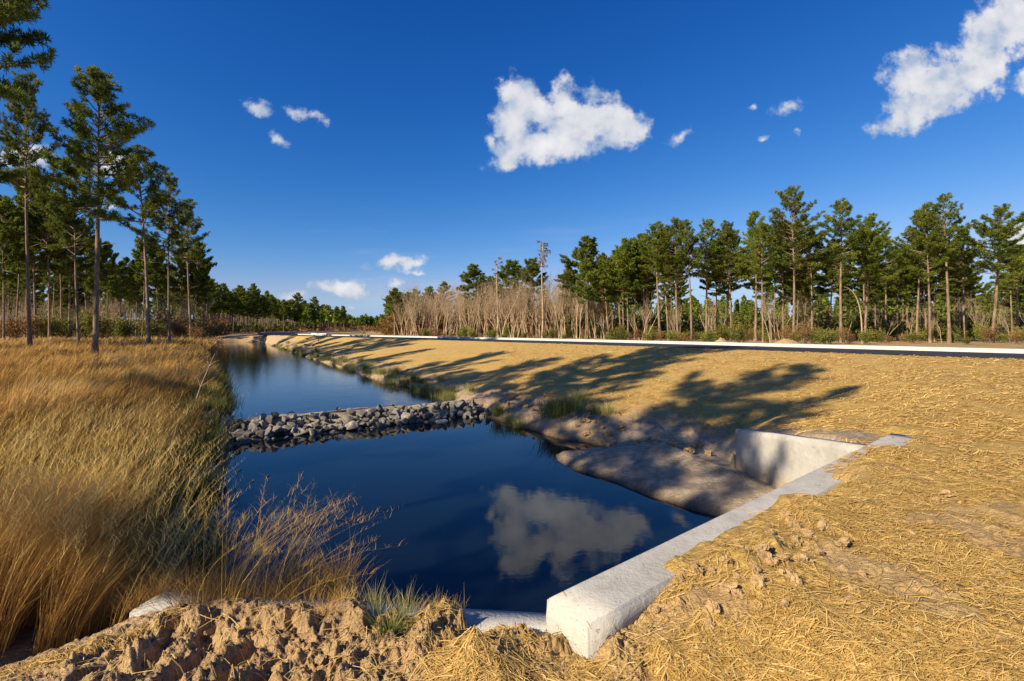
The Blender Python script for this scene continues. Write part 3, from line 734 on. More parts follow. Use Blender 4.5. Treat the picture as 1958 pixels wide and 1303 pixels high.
midp = [pine_meshes(200+i, 20, [.46, .52, .42, .49, .53, .44, .48][i], [3.3, 2.8, 3.6, 2.5, 3.0, 3.7, 3.1][i], 64, 9, .085, .40, .20, 1.3) for i in range(7)]
def plant(name, meshes, parts, loc, rz, sc, label, cat, group=None, tilt=0):
    o = empty(name, loc, rz, sc); o.rotation_euler = (tilt*cos(rz*3), tilt*sin(rz*3), rz)
    for pn, me in zip(parts, meshes):
        if me: link(pn, me, o)
    tag(o, label, cat, group); return o
PP = ('trunk', 'branches', 'crown'); g = np.random.default_rng(31)
npine = 0
WIDE = ('front pines of the right wood', 'inner pines of the right wood')
def pine(x, y, h, var, label, group, hero_=False, wide=1.0, rz=None, tilt=.015):
    global npine; npine += 1
    ms = (hero if hero_ else midp); ms = ms[var % len(ms)]; k = h/20; wide = wide*(1.08 if group in WIDE else (.84 if 'left wood' in group else 1))
    return plant('pine_tree', ms, PP, (x, y, H1(x, y)-.1), g.uniform(0, 6.28) if rz is None else rz, (k*wide, k*wide, k), label, 'pine tree', group, tilt)
def at_u(u, y): return ((u-CU)/F*y, y)
# left field, the big ones in view: u of the foot, depth, top v
for u, y, tv, var, wide, lab in [
    (182, 31, 140, 0, 1.05, 'tallest dark-trunked pine in the left field, nearest to the camera with a full layered crown'),
    (58, 44, 148, 1, .95, 'tall bare-trunked pine in the dry grass near the left edge of the photo'),
    (151, 55, 285, 2, .85, 'pine just left of and behind the tallest field pine, its crown overlapping it'),
    (285, 48, 283, 3, 1.05, 'slim pine standing alone in the grass right of the tallest field pine'),
    (325, 52, 335, 4, .8, 'middle pine of the three slim ones beside the water'),
    (366, 76, 385, 1, 1.2, 'airy thin-crowned pine nearest the water on the left bank')]:
    x, _ = at_u(u, y); h = (HV-tv)/F*y+1.95
    pine(x, y, h, var, lab, 'scattered pines in the left field', True, wide*20/h*.9 if h > 20 else wide)
pine(-29.5, 25, 29, 2, 'near pine at the left edge, only its hanging upper boughs in the picture', 'scattered pines in the left field', True, .78)
# more pines of the left field and wood
for u, y, tv in [(8, 66, 385), (30, 80, 400), (70, 75, 330), (95, 70, 345), (133, 78, 400), (205, 95, 465), (232, 88, 500), (262, 110, 520), (272, 92, 450), (305, 95, 470), (345, 100, 470), (118, 92, 380), (-20, 72, 370), (50, 98, 440), (171, 100, 430), (385, 125, 520), (240, 120, 495), (216, 130, 510)]:
    x, _ = at_u(u, y); pine(x, y, (HV-tv)/F*y+1.9, int(g.integers(0, 7)), 'tall slender pine in the left wood '+zone(u, ZL), 'pines of the left wood', False, 1.0)
for k in range(36):
    u = g.uniform(-60, 400); y = g.uniform(95, 170); x, _ = at_u(u, y)
    pine(x, y, g.uniform(15, 20), int(g.integers(0, 7)), 'far slender pine deep in the left wood '+zone(u, ZL), 'far pines of the left wood')
SHADE = [(4.75, -22, 17.5, 0, .6), (6.3, -23, 20, 1, .8), (9.8, -26, 20, 3, .8), (12.2, -9, 21, 4, .7), (13.5, -11, 21, 1, .7), (16.6, -25, 20, 0, .75), (18.6, -29, 20, 3, .7), (21.5, -24, 20, 1, .75), (25, -27, 19, 4, .75), (29, -24, 20, 0, .8), (33.5, -28, 20, 3, .8), (38, -22, 20, 1, .8), (42, -26, 20, 2, .8), (46, -20, 20, 5, .9), (50, -24, 20, 0, .9), (55, -19, 20, 2, 1), (60, -25, 20, 5, 1), (65, -20, 19, 2, 1), (71, -24, 20, 0, 1), (77, -20, 19, 5, 1), (84, -26, 20, 2, 1), (7.2, -41, 18, 1, .55)]
SHADE += [(4.4, -37, 16.5, 4, .5), (6.6, -37, 17, 3, .5)]
# outside the frame on the left: these throw the long shadows over grass, sand and embankment
for q, al, h, var, hr in SHADE if True else [(4.6, -22, 20, 0, 1), (6.3, -27, 21, 2, 1), (7.6, -19, 19, 3, 1), (9.6, -30, 21, 4, 1), (10.6, -21, 21, 1, 1), (14.4, -24, 20, 0, 1), (15.8, -31, 20, 2, 1), (19, -22, 20, 3, 1), (22.5, -27, 19, 4, 1),
                          (26, -24, 20, 0, 1), (31, -20, 20, 2, 1), (35, -26, 20, 1, 1), (40, -24, 20, 3, 1), (45, -30, 20, 4, 0), (50, -24, 20, 0, 0), (56, -27, 20, 1, 0), (62, -30, 20, 3, 0), (70, -28, 20, 5, 0), (78, -30, 20, 2, 0), (87, -31, 20, 4, 0), (12, -42, 20, 1, 0), (20, -44, 20, 1, 0), (28, -42, 20, 5, 0)]:
    al = al+(8 if q < 60 and al < -12 else 0); x = al*TX+q*QX; y = al*TY+q*QY
    pine(x, y, h, var, 'tall pine outside the picture on the left whose shadow falls over the channel', 'pines left of the picture', True, hr)
# treeline down the left side of the channel to the far end
for k in range(64):
    t = (k+g.random())/64; u = 395+t*250; y = 175+t**1.4*300+g.uniform(0, 45); tv = 545+t*48+g.normal(0, 7)
    x, _ = at_u(u, y); pine(x, y, (HV-tv)/F*y+1.9, int(g.integers(0, 7)), 'dark pine in the far treeline beyond the left end of the channel', 'pines of the far treeline', False, 1.12)
# right wood: front trees read off the photo (u, depth, top v, width factor)
front = [(754, 150, 556, 1.5), (791, 145, 552, 1.2), (823, 142, 549, 1.2), (852, 138, 538, 1.3), (899, 122, 507, 1.5), (929, 125, 530, 1.1), (983, 116, 498, 1.5), (1018, 112, 496, 1.3), (1085, 108, 510, 1.1),
         (1124, 98, 456, 1.35), (1150, 102, 490, 1.3), (1187, 92, 478, 1.2), (1236, 86, 450, 1.1), (1262, 80, 424, 1.1), (1296, 78, 418, 1.1), (1322, 76, 419, 1.0), (1350, 80, 421, 1.1), (1398, 80, 428, 1.0), (1444, 76, 408, 1.05), (1459, 70, 428, .9),
         (1516, 68, 360, .95), (1552, 73, 430, 1.0), (1608, 68, 384, 1.1), (1653, 72, 418, 1.1), (1693, 84, 453, 1.2), (1752, 70, 408, 1.0), (1778, 68, 391, .9), (1815, 66, 369, 1.0), (1843, 72, 440, 1.0), (1896, 68, 403, 1.2), (1945, 78, 470, 1.2), (1985, 74, 430, 1.1)]
ORD = ['first', 'second', 'third', 'fourth', 'fifth', 'sixth', 'seventh', 'eighth', 'ninth', 'tenth', 'eleventh', 'twelfth']
def front_label(u):
    us = [f[0] for f in front]; i = us.index(u)
    lm = [(754, 'the round-crowned leftmost pine'), (1124, 'the dense dark pine beside the bare trees'), (1516, 'the tallest pine'), (1815, 'the tall airy pine near the right side')]
    n, t = [(us.index(a), t) for a, t in lm if a < u][-1]
    return ORD[i-n-1]+' front-row pine to the right of '+t
labs = {1516: 'tallest pine of the right wood, pale straight trunk and crown leaning right above the rest', 1608: 'broad-crowned pine behind the kerb right of the tallest one', 1815: 'tall airy pine near the right side, top clear above its neighbours',
        1896: 'pine with wide layered crown close to the right edge', 754: 'round-crowned pine at the left end of the right wood', 1124: 'dense dark pine between the bare trees and the open wood'}
for i, (u, y, tv, wide) in enumerate(front):
    x, _ = at_u(u, y); h = (HV-tv)/F*y+1.9
    pine(x, y, h, i, labs.get(u) or front_label(u), 'front pines of the right wood', u > 1200, wide*1.0)
for k in range(92):
    u = g.uniform(1090, 2150); t = g.random(); y = 80+t*75
    x, _ = at_u(u, y); pine(x, y, g.uniform(15.5, 20)*(1 if u > 1180 else .85), int(g.integers(0, 7)), 'shaded pine deeper in the right wood, '+zone(u, ZR), 'inner pines of the right wood', False, 1.0)
for k in range(26):
    u = g.uniform(745, 1110); y = 125+g.random()*60
    x, _ = at_u(u, y); pine(x, y, g.uniform(11, 14), int(g.integers(0, 7)), 'green pine behind the bare trees', 'pines behind the bare trees', False, 1.4)
print('pines', npine)

# ------------------------------------------------------------------ bare trees
def bare_meshes(seed, h=11.0, stems=3, spread=.2, mossy=False, twig=True, depth=4):
    g = np.random.default_rng(seed); tr = MB(); tw = MB(); mo = MB()
    def grow(p, d, L_, r, lev):
        m = 5; pts = [p]; dd = d.copy()
        for i in range(m-1):
            dd = dd+g.normal(0, .09, 3)+np.array([0, 0, .05]); dd /= np.linalg.norm(dd); pts.append(pts[-1]+dd*L_/(m-1))
        pts = np.array(pts); rr = np.linspace(r, r*.55 if lev < depth else .006, m)
        V, f = tube(pts, rr, 6 if lev == 0 else (4 if lev < 2 else 3)); (tr if lev < 2 else tw).add(V, f, float(g.random()))
        if mossy and lev >= 1:
            for _ in range(5):
                q = pts[g.integers(1, m)]; n = g.integers(6, 12); c = q+g.normal(0, .12, (n, 3)); l = g.uniform(.15, .55, n)
                a = g.uniform(0, 6.28, n); ex = np.stack([np.cos(a), np.sin(a), np.zeros(n)], 1)*.035
                V = np.stack([c-ex, c+ex, c+ex*.3+np.stack([np.zeros(n), np.zeros(n), -l], 1)], 1).reshape(-1, 3)
                mo.add(V, np.arange(n*3).reshape(-1, 3), float(g.random()))
        if lev < depth:
            for k in range(int(g.integers(3, 6)) if lev < 2 else 3):
                a = g.uniform(.35, 1.0); i = min(int(a*(m-1)), m-2); q = pts[i]+(pts[i+1]-pts[i])*(a*(m-1)-i)
                sd = g.normal(0, 1, 3); sd[2] = abs(sd[2])*.3; nd = dd+sd/np.linalg.norm(sd)*g.uniform(.3, .62); nd[2] += .15; nd /= np.linalg.norm(nd)
                grow(q, nd, L_*g.uniform(.42, .66), r*.45*(1.1-.3*a), lev+1)
    for s_ in range(stems):
        a = g.uniform(0, 6.28); d = np.array([cos(a)*spread*g.uniform(.3, 1.2), sin(a)*spread*g.uniform(.3, 1.2), 1.0]); d /= np.linalg.norm(d)
        grow(np.array([cos(a)*.12*stems, sin(a)*.12*stems, 0]), d, h*g.uniform(.55, .72), h*.0085*g.uniform(.8, 1.2), 0)
    return tr.build('trunk', M['pale']), tw.build('twigs', M['pale']), (mo.build('hanging_moss', M['moss'], False) if mossy else None)
bares = [bare_meshes(300+i, 11, [3, 2, 4, 1, 3, 2][i], [.22, .15, .28, .08, .18, .3][i]) for i in range(6)]
def bare(u, y, h, var, label, group):
    x, _ = at_u(u, y); k = h/11
    return plant('bare_tree', bares[var % 6], ('trunk', 'twigs', 'hanging_moss'), (x, y, H1(x, y)-.1), g.uniform(0, 6.28), (k, k, k), label, 'bare tree', group)
for k in range(92):
    t = (k+g.random())/92; u = 765+t*400; y = 118-t*26+g.uniform(-3, 22); hh = (HV-(575-22*t+g.normal(0, 9)))/F*y+1.9
    bare(u, y, hh*1.22, int(g.integers(0, 6)), 'pale leafless tree in the sunlit thicket '+zone(u, ZB), 'bare trees behind the kerb')
for k in range(30):
    bare(g.uniform(1150, 2050), g.uniform(66, 92), g.uniform(4, 7.5), int(g.integers(0, 6)), 'small leafless tree among the pine trunks of the right wood', 'small bare trees in the right wood')
for k in range(44):
    bare(g.uniform(-40, 400), g.uniform(85, 140), g.uniform(5, 9), int(g.integers(0, 6)), 'small leafless tree in the undergrowth of the left wood', 'small bare trees in the left wood')
# dead moss hung cypresses
def cypress(seed, h, crown_lim):
    g = np.random.default_rng(seed); tr = MB(); br = MB(); mo = MB()
    z = np.linspace(0, h, 12); path = np.stack([np.sin(z*.35)*.12, np.cos(z*.3)*.1, z], 1); V, f = tube(path, .24*(1-z/h*.8), 8); tr.add(V, f)
    for i in range(crown_lim):
        t = i/crown_lim; zz = h*(.74+.26*t); az = i*2.4+g.normal(0, .4); Ln = (1-t*.6)*g.uniform(.8, 2.6)*(.6+t)
        p0 = np.array([np.sin(zz*.35)*.12, np.cos(zz*.3)*.1, zz]); m = 5; tt = np.linspace(0, 1, m)
        pp = p0+np.stack([cos(az)*Ln*tt, sin(az)*Ln*tt, Ln*(.35*tt-.15*tt**2)+g.normal(0, .04, m)*tt], 1)
        V, f = tube(pp, np.linspace(.07, .015, m), 4); br.add(V, f)
        n = int(26*Ln/1.5); a = g.uniform(.25, 1, n)*(m-1); i0 = np.minimum(a.astype(int), m-2); fr = (a-i0)[:, None]
        c = pp[i0]*(1-fr)+pp[i0+1]*fr+g.normal(0, .09, (n, 3)); l = g.uniform(.15, .7, n); th = g.uniform(0, 6.28, n); ex = np.stack([np.cos(th), np.sin(th), np.zeros(n)], 1)*.07
        mo.add(np.stack([c-ex, c+ex, c+ex*.3+np.stack([g.normal(0, .05, n), np.zeros(n), -l], 1)], 1).reshape(-1, 3), np.arange(n*3).reshape(-1, 3), g.random(n).repeat(3))
    return tr.build('trunk', M['pale']), br.build('branches', M['pale']), mo.build('hanging_moss', M['moss'], False)
for u, y, tv, sd_, n, lab in [(1037, 100, 459, 5, 26, 'dead cypress hung with grey moss, taller of the two above the bare thicket'), (951, 112, 487, 6, 12, 'thinner dead cypress with a small mossy hooked top, left of the taller one')]:
    x, _ = at_u(u, y); ms = cypress(sd_, (HV-tv)/F*y+1.9, n)
    plant('dead_cypress', ms, ('trunk', 'branches', 'hanging_moss'), (x, y, H1(x, y)-.1), 0, 1, lab, 'dead tree')
# bowed bare sapling
def bowed():
    z = np.linspace(0, 1, 14); x, y = at_u(1648, 62)
    dx = -2.3*z**2.6; p = np.stack([dx, 0*z, 7.3*np.sin(z*1.45)/np.sin(1.45)], 1)
    V, f = tube(p, np.linspace(.11, .03, 14), 7); mb = MB(); mb.add(V, f)
    o = link('bowed_sapling', mb.build('bowed_sapling', M['pale']), loc=(x, y, H1(x, y))); tag(o, 'pale bare sapling bowed over to the left in front of the right wood', 'bare tree')
bowed()

# ------------------------------------------------------------------ shrubs
def shrub_meshes(seed, n, m, rx=1.0, h=1.3, leaf=.07):
    g = np.random.default_rng(seed); st = MB(); C_ = []
    for i in range(16):
        a = g.uniform(0, 6.28); L_ = g.uniform(.6, 1.05); tip = np.array([cos(a)*rx*g.uniform(.1, .95), sin(a)*rx*g.uniform(.1, .95), h*L_])
        b = np.array([cos(a)*.1, sin(a)*.1, 0]); md = b*.6+tip*.4+[0, 0, .15*h]
        V, f = tube(np.stack([b, md, tip]), [.02, .013, .005], 3); st.add(V, f); C_.append(tip); C_.append((md+tip)/2); C_.append(md+g.normal(0, .1, 3))
    C_ = np.array(C_); c = C_[g.integers(0, len(C_), n)]+g.normal(0, 1, (n, 3))*[.17*rx, .17*rx, .15*h]; c[:, 2] = np.abs(c[:, 2])
    a = g.normal(0, 1, (n, 3)); a /= np.linalg.norm(a, axis=1)[:, None]; b = np.cross(a, g.normal(0, 1, (n, 3))); b /= np.linalg.norm(b, axis=1)[:, None]
    l = g.uniform(.6, 1.3, (n, 1))*leaf
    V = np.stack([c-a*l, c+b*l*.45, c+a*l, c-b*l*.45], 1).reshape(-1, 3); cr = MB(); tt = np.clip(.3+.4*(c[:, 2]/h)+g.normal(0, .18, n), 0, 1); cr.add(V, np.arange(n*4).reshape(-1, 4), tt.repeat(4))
    return st.build('stems', M['twig']), cr.build('foliage', m, False)
shr = [shrub_meshes(400+i, 1500, M['leaf'], 1.1, 1.5, .085) for i in range(4)]+[shrub_meshes(410+i, 900, M['brown'], 1.0, 1.4, .07) for i in range(3)]
def shrub(x, y, sc, var, label, group):
    zs = sc*g.uniform(.8, 1.3)
    plant('shrub', shr[var], ('stems', 'foliage'), (x, y, H1(x, y)-.05), g.uniform(0, 6.28), (sc, sc, zs), label, 'shrub', group)
for k in range(105):
    u = 800+1230*(k+g.random())/105; y = g.uniform(58, 84)+(0 if u > 1150 else 28); x, _ = at_u(u, y)
    v = int(g.integers(0, 4)) if g.random() < .74 else int(g.integers(4, 7))
    shrub(x, y, g.uniform(.6, 1.35), v, (('green and yellow shrub ' if v < 4 else 'rusty brown shrub ')+(zone(u, ZB) if u < 1124 else zone(u, ZR)).replace('behind', 'at the foot of')), 'shrubs along the right wood' if v < 4 else 'brown shrubs along the right wood')
for k in range(60):
    u = g.uniform(-60, 420); y = g.uniform(72, 125); x, _ = at_u(u, y); v = int(g.integers(4, 7)) if g.random() < .75 else int(g.integers(0, 4))
    shrub(x, y, g.uniform(1.3, 2.6), v, (('green shrub ' if v < 4 else 'brown shrub ')+'under the left wood '+zone(u, ZL)), 'green shrubs of the left wood' if v < 4 else 'brown shrubs of the left wood')

# ------------------------------------------------------------------ distant wood: one mass
def distant():
    g = np.random.default_rng(51); cr = MB(); tr = MB()
    P = []
    def put(n, u0, u1, y0, y1, h0, h1):
        for _ in range(n):
            u = g.uniform(u0, u1); y = g.uniform(y0, y1); P.append((*at_u(u, y), g.uniform(h0, h1)))
    put(260, -700, 420, 170, 240, 14, 18); put(130, 380, 660, 330, 560, 15, 19); put(150, 600, 790, 560, 760, 14, 18); put(620, 740, 2900, 165, 235, 11.5, 15); put(150, -2200, -300, 120, 160, 15, 19)
    for x, y, h in P:
        z0 = H1(x, y); d = math.hypot(x, y); sz = max(.22, d*.0016)
        V, f = tube(np.array([[0, 0, 0], [0, 0, h*.5], [.1, 0, h*.95]])+[x, y, z0], [.17, .14, .04], 4); tr.add(V, f)
        n = 170; t = g.random(n)**.8; rad = (1-t)**.6*min(1, 9)*h*.14*np.sqrt(g.random(n)); a = g.uniform(0, 6.28, n)
        c = np.stack([x+np.cos(a)*rad, y+np.sin(a)*rad, z0+h*(.45+.55*t)], 1)
        e1 = g.normal(0, 1, (n, 3))*sz*1.2; e2 = g.normal(0, 1, (n, 3))*sz*1.2
        cr.add(np.stack([c-e1, c+e2, c+e1, c-e2*.6], 1).reshape(-1, 3), np.arange(n*4).reshape(-1, 4), np.clip(g.normal(.45, .2, n), 0, 1).repeat(4))
    o = link('distant_wood', cr.build('distant_wood', M['needle'], False)); tag(o, 'far pine forest closing the horizon', 'wood', kind='stuff')
    link('trunks', tr.build('trunks', M['bark']), o)
    o = MB()
    gr = MB()
    for _ in range(2600):
        u = g.uniform(1080, 2400); y = g.uniform(105, 150); x, _ = at_u(u, y); n = 16; z0 = H1(x, y)
        c = np.array([x, y, z0])+np.stack([g.normal(0, .9, n), g.normal(0, .9, n), g.random(n)**.8*g.uniform(3, 6.2)], 1); e1 = g.normal(0, .28, (n, 3)); e2 = g.normal(0, .22, (n, 3))
        gr.add(np.stack([c-e1, c+e2, c+e1, c-e2], 1).reshape(-1, 3), np.arange(n*4).reshape(-1, 4), np.clip(g.normal(.45, .22, n), 0, 1).repeat(4))
    tag(link('green_undergrowth', gr.build('green_undergrowth', M['leaf'], False)), 'green young growth massed behind the trunks of the right wood', 'undergrowth', kind='stuff')
    lo = MB(); tr2 = MB()
    for _ in range(1500):
        u = g.uniform(395, 765); y = 190+max(0, (u-395)/250)**1.4*300+g.random()*60; x, _ = at_u(u, y); z0 = H1(x, y); n = 14; q_ = y/150
        c = np.array([x, y, z0])+np.stack([g.normal(0, .8*q_, n), g.normal(0, .8, n), g.random(n)*g.uniform(.008, .022)*y], 1); e1 = g.normal(0, .22*q_, (n, 3)); e2 = g.normal(0, .22*q_, (n, 3))
        lo.add(np.stack([c-e1, c+e2, c+e1, c-e2], 1).reshape(-1, 3), np.arange(n*4).reshape(-1, 4), np.clip(g.normal(.3, .2, n), 0, 1).repeat(4))
        if g.random() < .5:
            V, f = tube(np.array([[0, 0, 0], [0, 0, 4], [.1, 0, 8.5]])+[x, y, z0], np.array([.15, .13, .1])*max(1, y/260), 4); tr2.add(V, f)
    o3 = link('far_low_growth', lo.build('far_low_growth', M['needle'], False)); tag(o3, 'dark low growth and stems under the far treeline on the left', 'undergrowth', kind='stuff'); link('stems', tr2.build('stems', M['bark']), o3)
    for _ in range(6500):
        k = g.random()
        if k < .45: u = g.uniform(-250, 430); y = g.uniform(125, 165)
        elif k < .50: u = g.uniform(400, 760); y = 190+g.random()*380
        elif k < .8: u = g.uniform(735, 1130); y = g.uniform(150, 185)
        else: u = g.uniform(1080, 2300); y = g.uniform(120, 160)
        x, _ = at_u(u, y); z0 = H1(x, y); n = 12; hh = g.uniform(2, 5) if k < .45 else (g.uniform(.006, .012)*y if k < .50 else (g.uniform(4, 7.5) if k < .8 else g.uniform(1.5, 3.2))); q_ = max(1, y/150)
        c = np.array([x, y, z0])+np.stack([g.normal(0, .8*q_, n), g.normal(0, .8, n), g.random(n)*hh], 1)
        e1 = g.normal(0, .35*q_, (n, 3)); e2 = g.normal(0, .14*q_, (n, 3))
        o.add(np.stack([c-e1, c+e2, c+e1, c-e2], 1).reshape(-1, 3), np.arange(n*4).reshape(-1, 4), np.clip(g.normal(.4, .2, n), 0, 1).repeat(4))
    tag(link('undergrowth', o.build('undergrowth', M['brown'], False)), 'brown undergrowth massed deep in the woods', 'undergrowth', kind='stuff')
distant()

# ------------------------------------------------------------------ rocks of the check dam
import bmesh
def rock_mesh(seed, flat=.7):
    g = np.random.default_rng(seed); bm = bmesh.new(); bmesh.ops.create_icosphere(bm, subdivisions=3, radius=.5)
    P = np.array([v.co[:] for v in bm.verts]); 
    for _ in range(9):      # chop with random planes for a quarried look
        n = g.normal(0, 1, 3); n /= np.linalg.norm(n); d = g.uniform(.17, .36); t = P@n-d; P -= np.where(t > 0, t, 0)[:, None]*n*.92
    P *= [g.uniform(.9, 1.25), g.uniform(.75, 1.0), flat*g.uniform(.8, 1.15)]; P += fbm(P[:, 0]*9+P[:, 2]*5, P[:, 1]*9-P[:, 2]*4, 1, 3, seed)[:, None]*.03
    for v, p in zip(bm.verts, P): v.co = p
    me = bpy.data.meshes.new('rock'); bm.to_mesh(me); bm.free(); me.materials.append(M['rock'])
    return me
rocks = [rock_mesh(500+i) for i in range(14)]
def rock(x, y, z, s_, label, group):
    o = link('rock', rocks[int(g.integers(0, 14))], loc=(x, y, z)); o.scale = (s_, s_*g.uniform(.8, 1.1), s_*g.uniform(.8, 1.1)); o.rotation_euler = (g.normal(0, .5), g.normal(0, .5), g.uniform(0, 6.28))
    tag(o, label, 'rock', group)
nr_ = 0
for row, (s0, dz) in enumerate([(12.45, -.04), (12.68, .0), (12.92, .03), (13.14, .04), (13.36, .03), (12.80, .09)]):
    w = .15+g.uniform(0, .1)
    while w < 6.75 and nr_ < 285:
        sz = g.uniform(.13, .27)*(1.4 if g.random() < .14 else 1)*(1.05 if row < 4 else .85)
        s_ = s0+g.normal(0, .08); x, y = cw(s_, w+sz/2)
        rock(x, y, H1(x, y)+sz*.24+dz, sz*1.28, ('grey riprap stone on the face of the low dam' if row < 4 else 'small grey stone along the top of the low dam'), 'stones of the dam face' if row < 4 else 'stones along the dam top')
        w += sz*.80; nr_ += 1
print('rocks', nr_)
# small heap of stones upstream on the embankment and at the right end of the dam
for k in range(9):
    x, y = px(605+g.normal(0, 9), 663+g.normal(0, 3.5), -.55); rock(x, y, H1(x, y)+.08, g.uniform(.3, .6), 'pale stone in the small heap on the embankment by the upstream water', 'stones of the small heap')
for u, v in [(1128, 803), (1100, 826), (1152, 812)]:
    x, y = px(u, v, -.75); rock(x, y, H1(x, y)+.02, g.uniform(.12, .2), 'light stone at the edge of the bank beside the reeds', 'stones by the reeds')

# dirt clods
def clod_mesh(seed):
    g = np.random.default_rng(seed); bm = bmesh.new(); bmesh.ops.create_icosphere(bm, subdivisions=4, radius=.5)
    P = np.array([v.co[:] for v in bm.verts]); o = g.uniform(0, 50)
    r = 1+fbm(P[:, 0]*3+o+P[:, 2]*1.9, P[:, 1]*3-P[:, 2]*2.3, 1, 5, seed, .7)*.95; P = P*r[:, None]*[1, .85, .72]
    for v, p in zip(bm.verts, P): v.co = p
    me = bpy.data.meshes.new('dirt_clod'); bm.to_mesh(me); bm.free(); me.materials.append(M['clod'])
    return me
clods = [clod_mesh(600+i) for i in range(8)]
def clod(x, y, sz, label, group, zz=None):
    o = link('dirt_clod', clods[int(g.integers(0, 8))], loc=(x, y, (H1(x, y) if zz is None else zz)+sz*.18)); o.scale = (sz, sz, sz*.9); o.rotation_euler = (g.normal(0, .4), g.normal(0, .4), g.uniform(0, 6.28)); tag(o, label, 'dirt clod', group)
for u, v, s_ in [(1335, 1113, .085), (1302, 1119, .06), (1306, 1156, .07), (1280, 1082, .05), (1361, 1117, .045), (1390, 1110, .06), (1283, 1126, .05), (1455, 1090, .07), (1466, 1080, .06), (1511, 1046, .045), (1526, 1031, .05), (1540, 1038, .04), (1363, 1170, .07), (1410, 1130, .04), (1255, 1150, .05), (1238, 1172, .05), (1490, 1060, .04), (1430, 1075, .035)]:
    x, y = px(u, v, .18); clod(x, y, s_, 'crumbly tan dirt clod in the heap beside the concrete wall', 'clods beside the wall')
for k in range(64):
    r_ = math.exp(g.uniform(math.log(2.4), math.log(8))); a_ = R_(g.uniform(12, 48)); x = r_*sin(a_)+.3; y = r_*cos(a_)
    if (x-A[0])*HWN[0]+(y-A[1])*HWN[1] > .45: clod(x, y, g.uniform(.025, .075), 'small tan dirt clod lying on the straw of the right slope', 'clods on the straw')
for k in range(26):
    x, y = hw(g.uniform(.75, 2.0), g.uniform(.36, .8)); clod(x, y, g.uniform(.035, .085), 'lumpy clod in the orange dirt heap against the concrete wall', 'clods beside the wall')
for k in range(45):
    x = g.uniform(-2.0, .1); y = g.uniform(1.7, 2.6); clod(x, y, g.uniform(.02, .06), 'crumbly dirt clod on the rutted foreground dirt', 'clods in the ruts')
for k in range(60):
    s_ = g.uniform(5.4, 13); w = 7.3+abs(g.normal(0, .7)); x, y = cw(s_, w); clod(x, y, g.uniform(.06, .2), 'dark dirt clod at the foot of the straw embankment', 'clods at the foot of the embankment')
# heaps of spoil on the kerb
def spoil(u, y, w_, h_, label):
    g = np.random.default_rng(int(u)); n = 24; V = []; F_ = []
    for i in range(n):
        for j in range(n):
            a = i/(n-1)*2-1; b = j/(n-1)*2-1; rr = math.hypot(a, b); V.append((a*w_, b*w_*.6, h_*max(0, 1-rr)**.8*(1+.2*float(g.normal(0, .4)))-.03))
    for i in range(n-1):
        for j in range(n-1): F_.append((i*n+j, (i+1)*n+j, (i+1)*n+j+1, i*n+j+1))
    h_ *= .7; x, _ = at_u(u, y); zz = float(H1(x, y)); o = link('dirt_mound', mesh('dirt_mound', V, np.array(F_), M['clod'], True), loc=(x, y, zz)); tag(o, label, 'dirt mound')
for u, lab, w_, h_ in [(1379, 'dark low mound of spoil just behind the white kerb', .55, .42), (1503, 'larger pale mound of sand behind the white kerb, left foot of the tallest pine', 1.0, .42)]:
    a_ = (u-CU)/F; y = 25.9/(RN[0]*a_+RN[1]); spoil(u, y+.2, w_, h_, lab)

# ------------------------------------------------------------------ reeds and tufts
def tuft_mesh(seed, n, h, spread, m, wid=.006, t0=.5, lean=.35, head=False):
    g = np.random.default_rng(seed); a = g.uniform(0, 6.28, n); r = np.abs(g.normal(0, spread, n)); x = np.cos(a)*r; y = np.sin(a)*r
    V, q, t3, ti = blades(x, y, np.full(n, -.03), g.uniform(.45, 1.05, n)*h, np.full(n, wid)*g.uniform(.7, 1.3, n), a+g.normal(0, .5, n), np.abs(g.normal(lean, .2, n)), np.clip(g.normal(t0, .22, n), 0, 1), g)
    return mesh('reed_tuft', V, [q, t3], m, attrs=dict(tint=ti))
reedm = [tuft_mesh(700+i, 260, .55, .22, M['reed'], .012, [.3, .5, .65, .75][i]) for i in range(4)]
g2 = np.random.default_rng(77)
def reed(x, y, sc, var, label, group, me=None, name='reed_tuft', z=None):
    o = link(name, me or reedm[var], loc=(x, y, H1(x, y) if z is None else z)); o.scale = (sc, sc, sc*g2.uniform(.8, 1.2)); o.rotation_euler = (0, 0, g2.uniform(0, 6.28)); tag(o, label, 'grass tuft', group)
for u, v, sc, var in [(953, 797, .8, 0), (990, 812, .8, 1), (1060, 818, 1.05, 1), (1078, 816, 1.1, 1), (1095, 812, .9, 2), (1052, 808, .9, 3), (1140, 815, .7, 3), (1165, 820, .6, 3), (975, 806, .5, 2), (1110, 800, .8, 3)]:
    x, y = px(u, v, -.93); reed(x, y, sc, var, 'green and straw coloured reed tuft at the pool edge below the embankment', 'reed tufts below the dam')
for k in range(110):
    s_ = 15.5+(k/110)**1.5*62; w = 6.75+abs(g2.normal(0, .45)); x, y = cw(s_, w); reed(x, y, g2.uniform(.5, .9), int(g2.integers(2, 4)) if g2.random() < .75 else int(g2.integers(0, 2)), 'yellow green reed tuft on the upstream right bank '+('just beyond the stone dam' if k < 30 else ('below the small heap of stones' if k < 70 else 'toward the far bend')), 'reed tufts along the upstream bank')
for k in range(46):
    s_ = 6+k/46*26+g2.uniform(0, .5); w = -.05-abs(g2.normal(0, .3)); x, y = cw(s_, w+(.3 if s_ > 12 else 0)); reed(x, y, g2.uniform(.7, 1.1), int(g2.integers(0, 2)), ('dark green grass tuft on the shaded left bank of the near pool' if s_ < 12.5 else 'dark green grass tuft on the left bank upstream of the stone dam'), 'green tufts on the left bank')
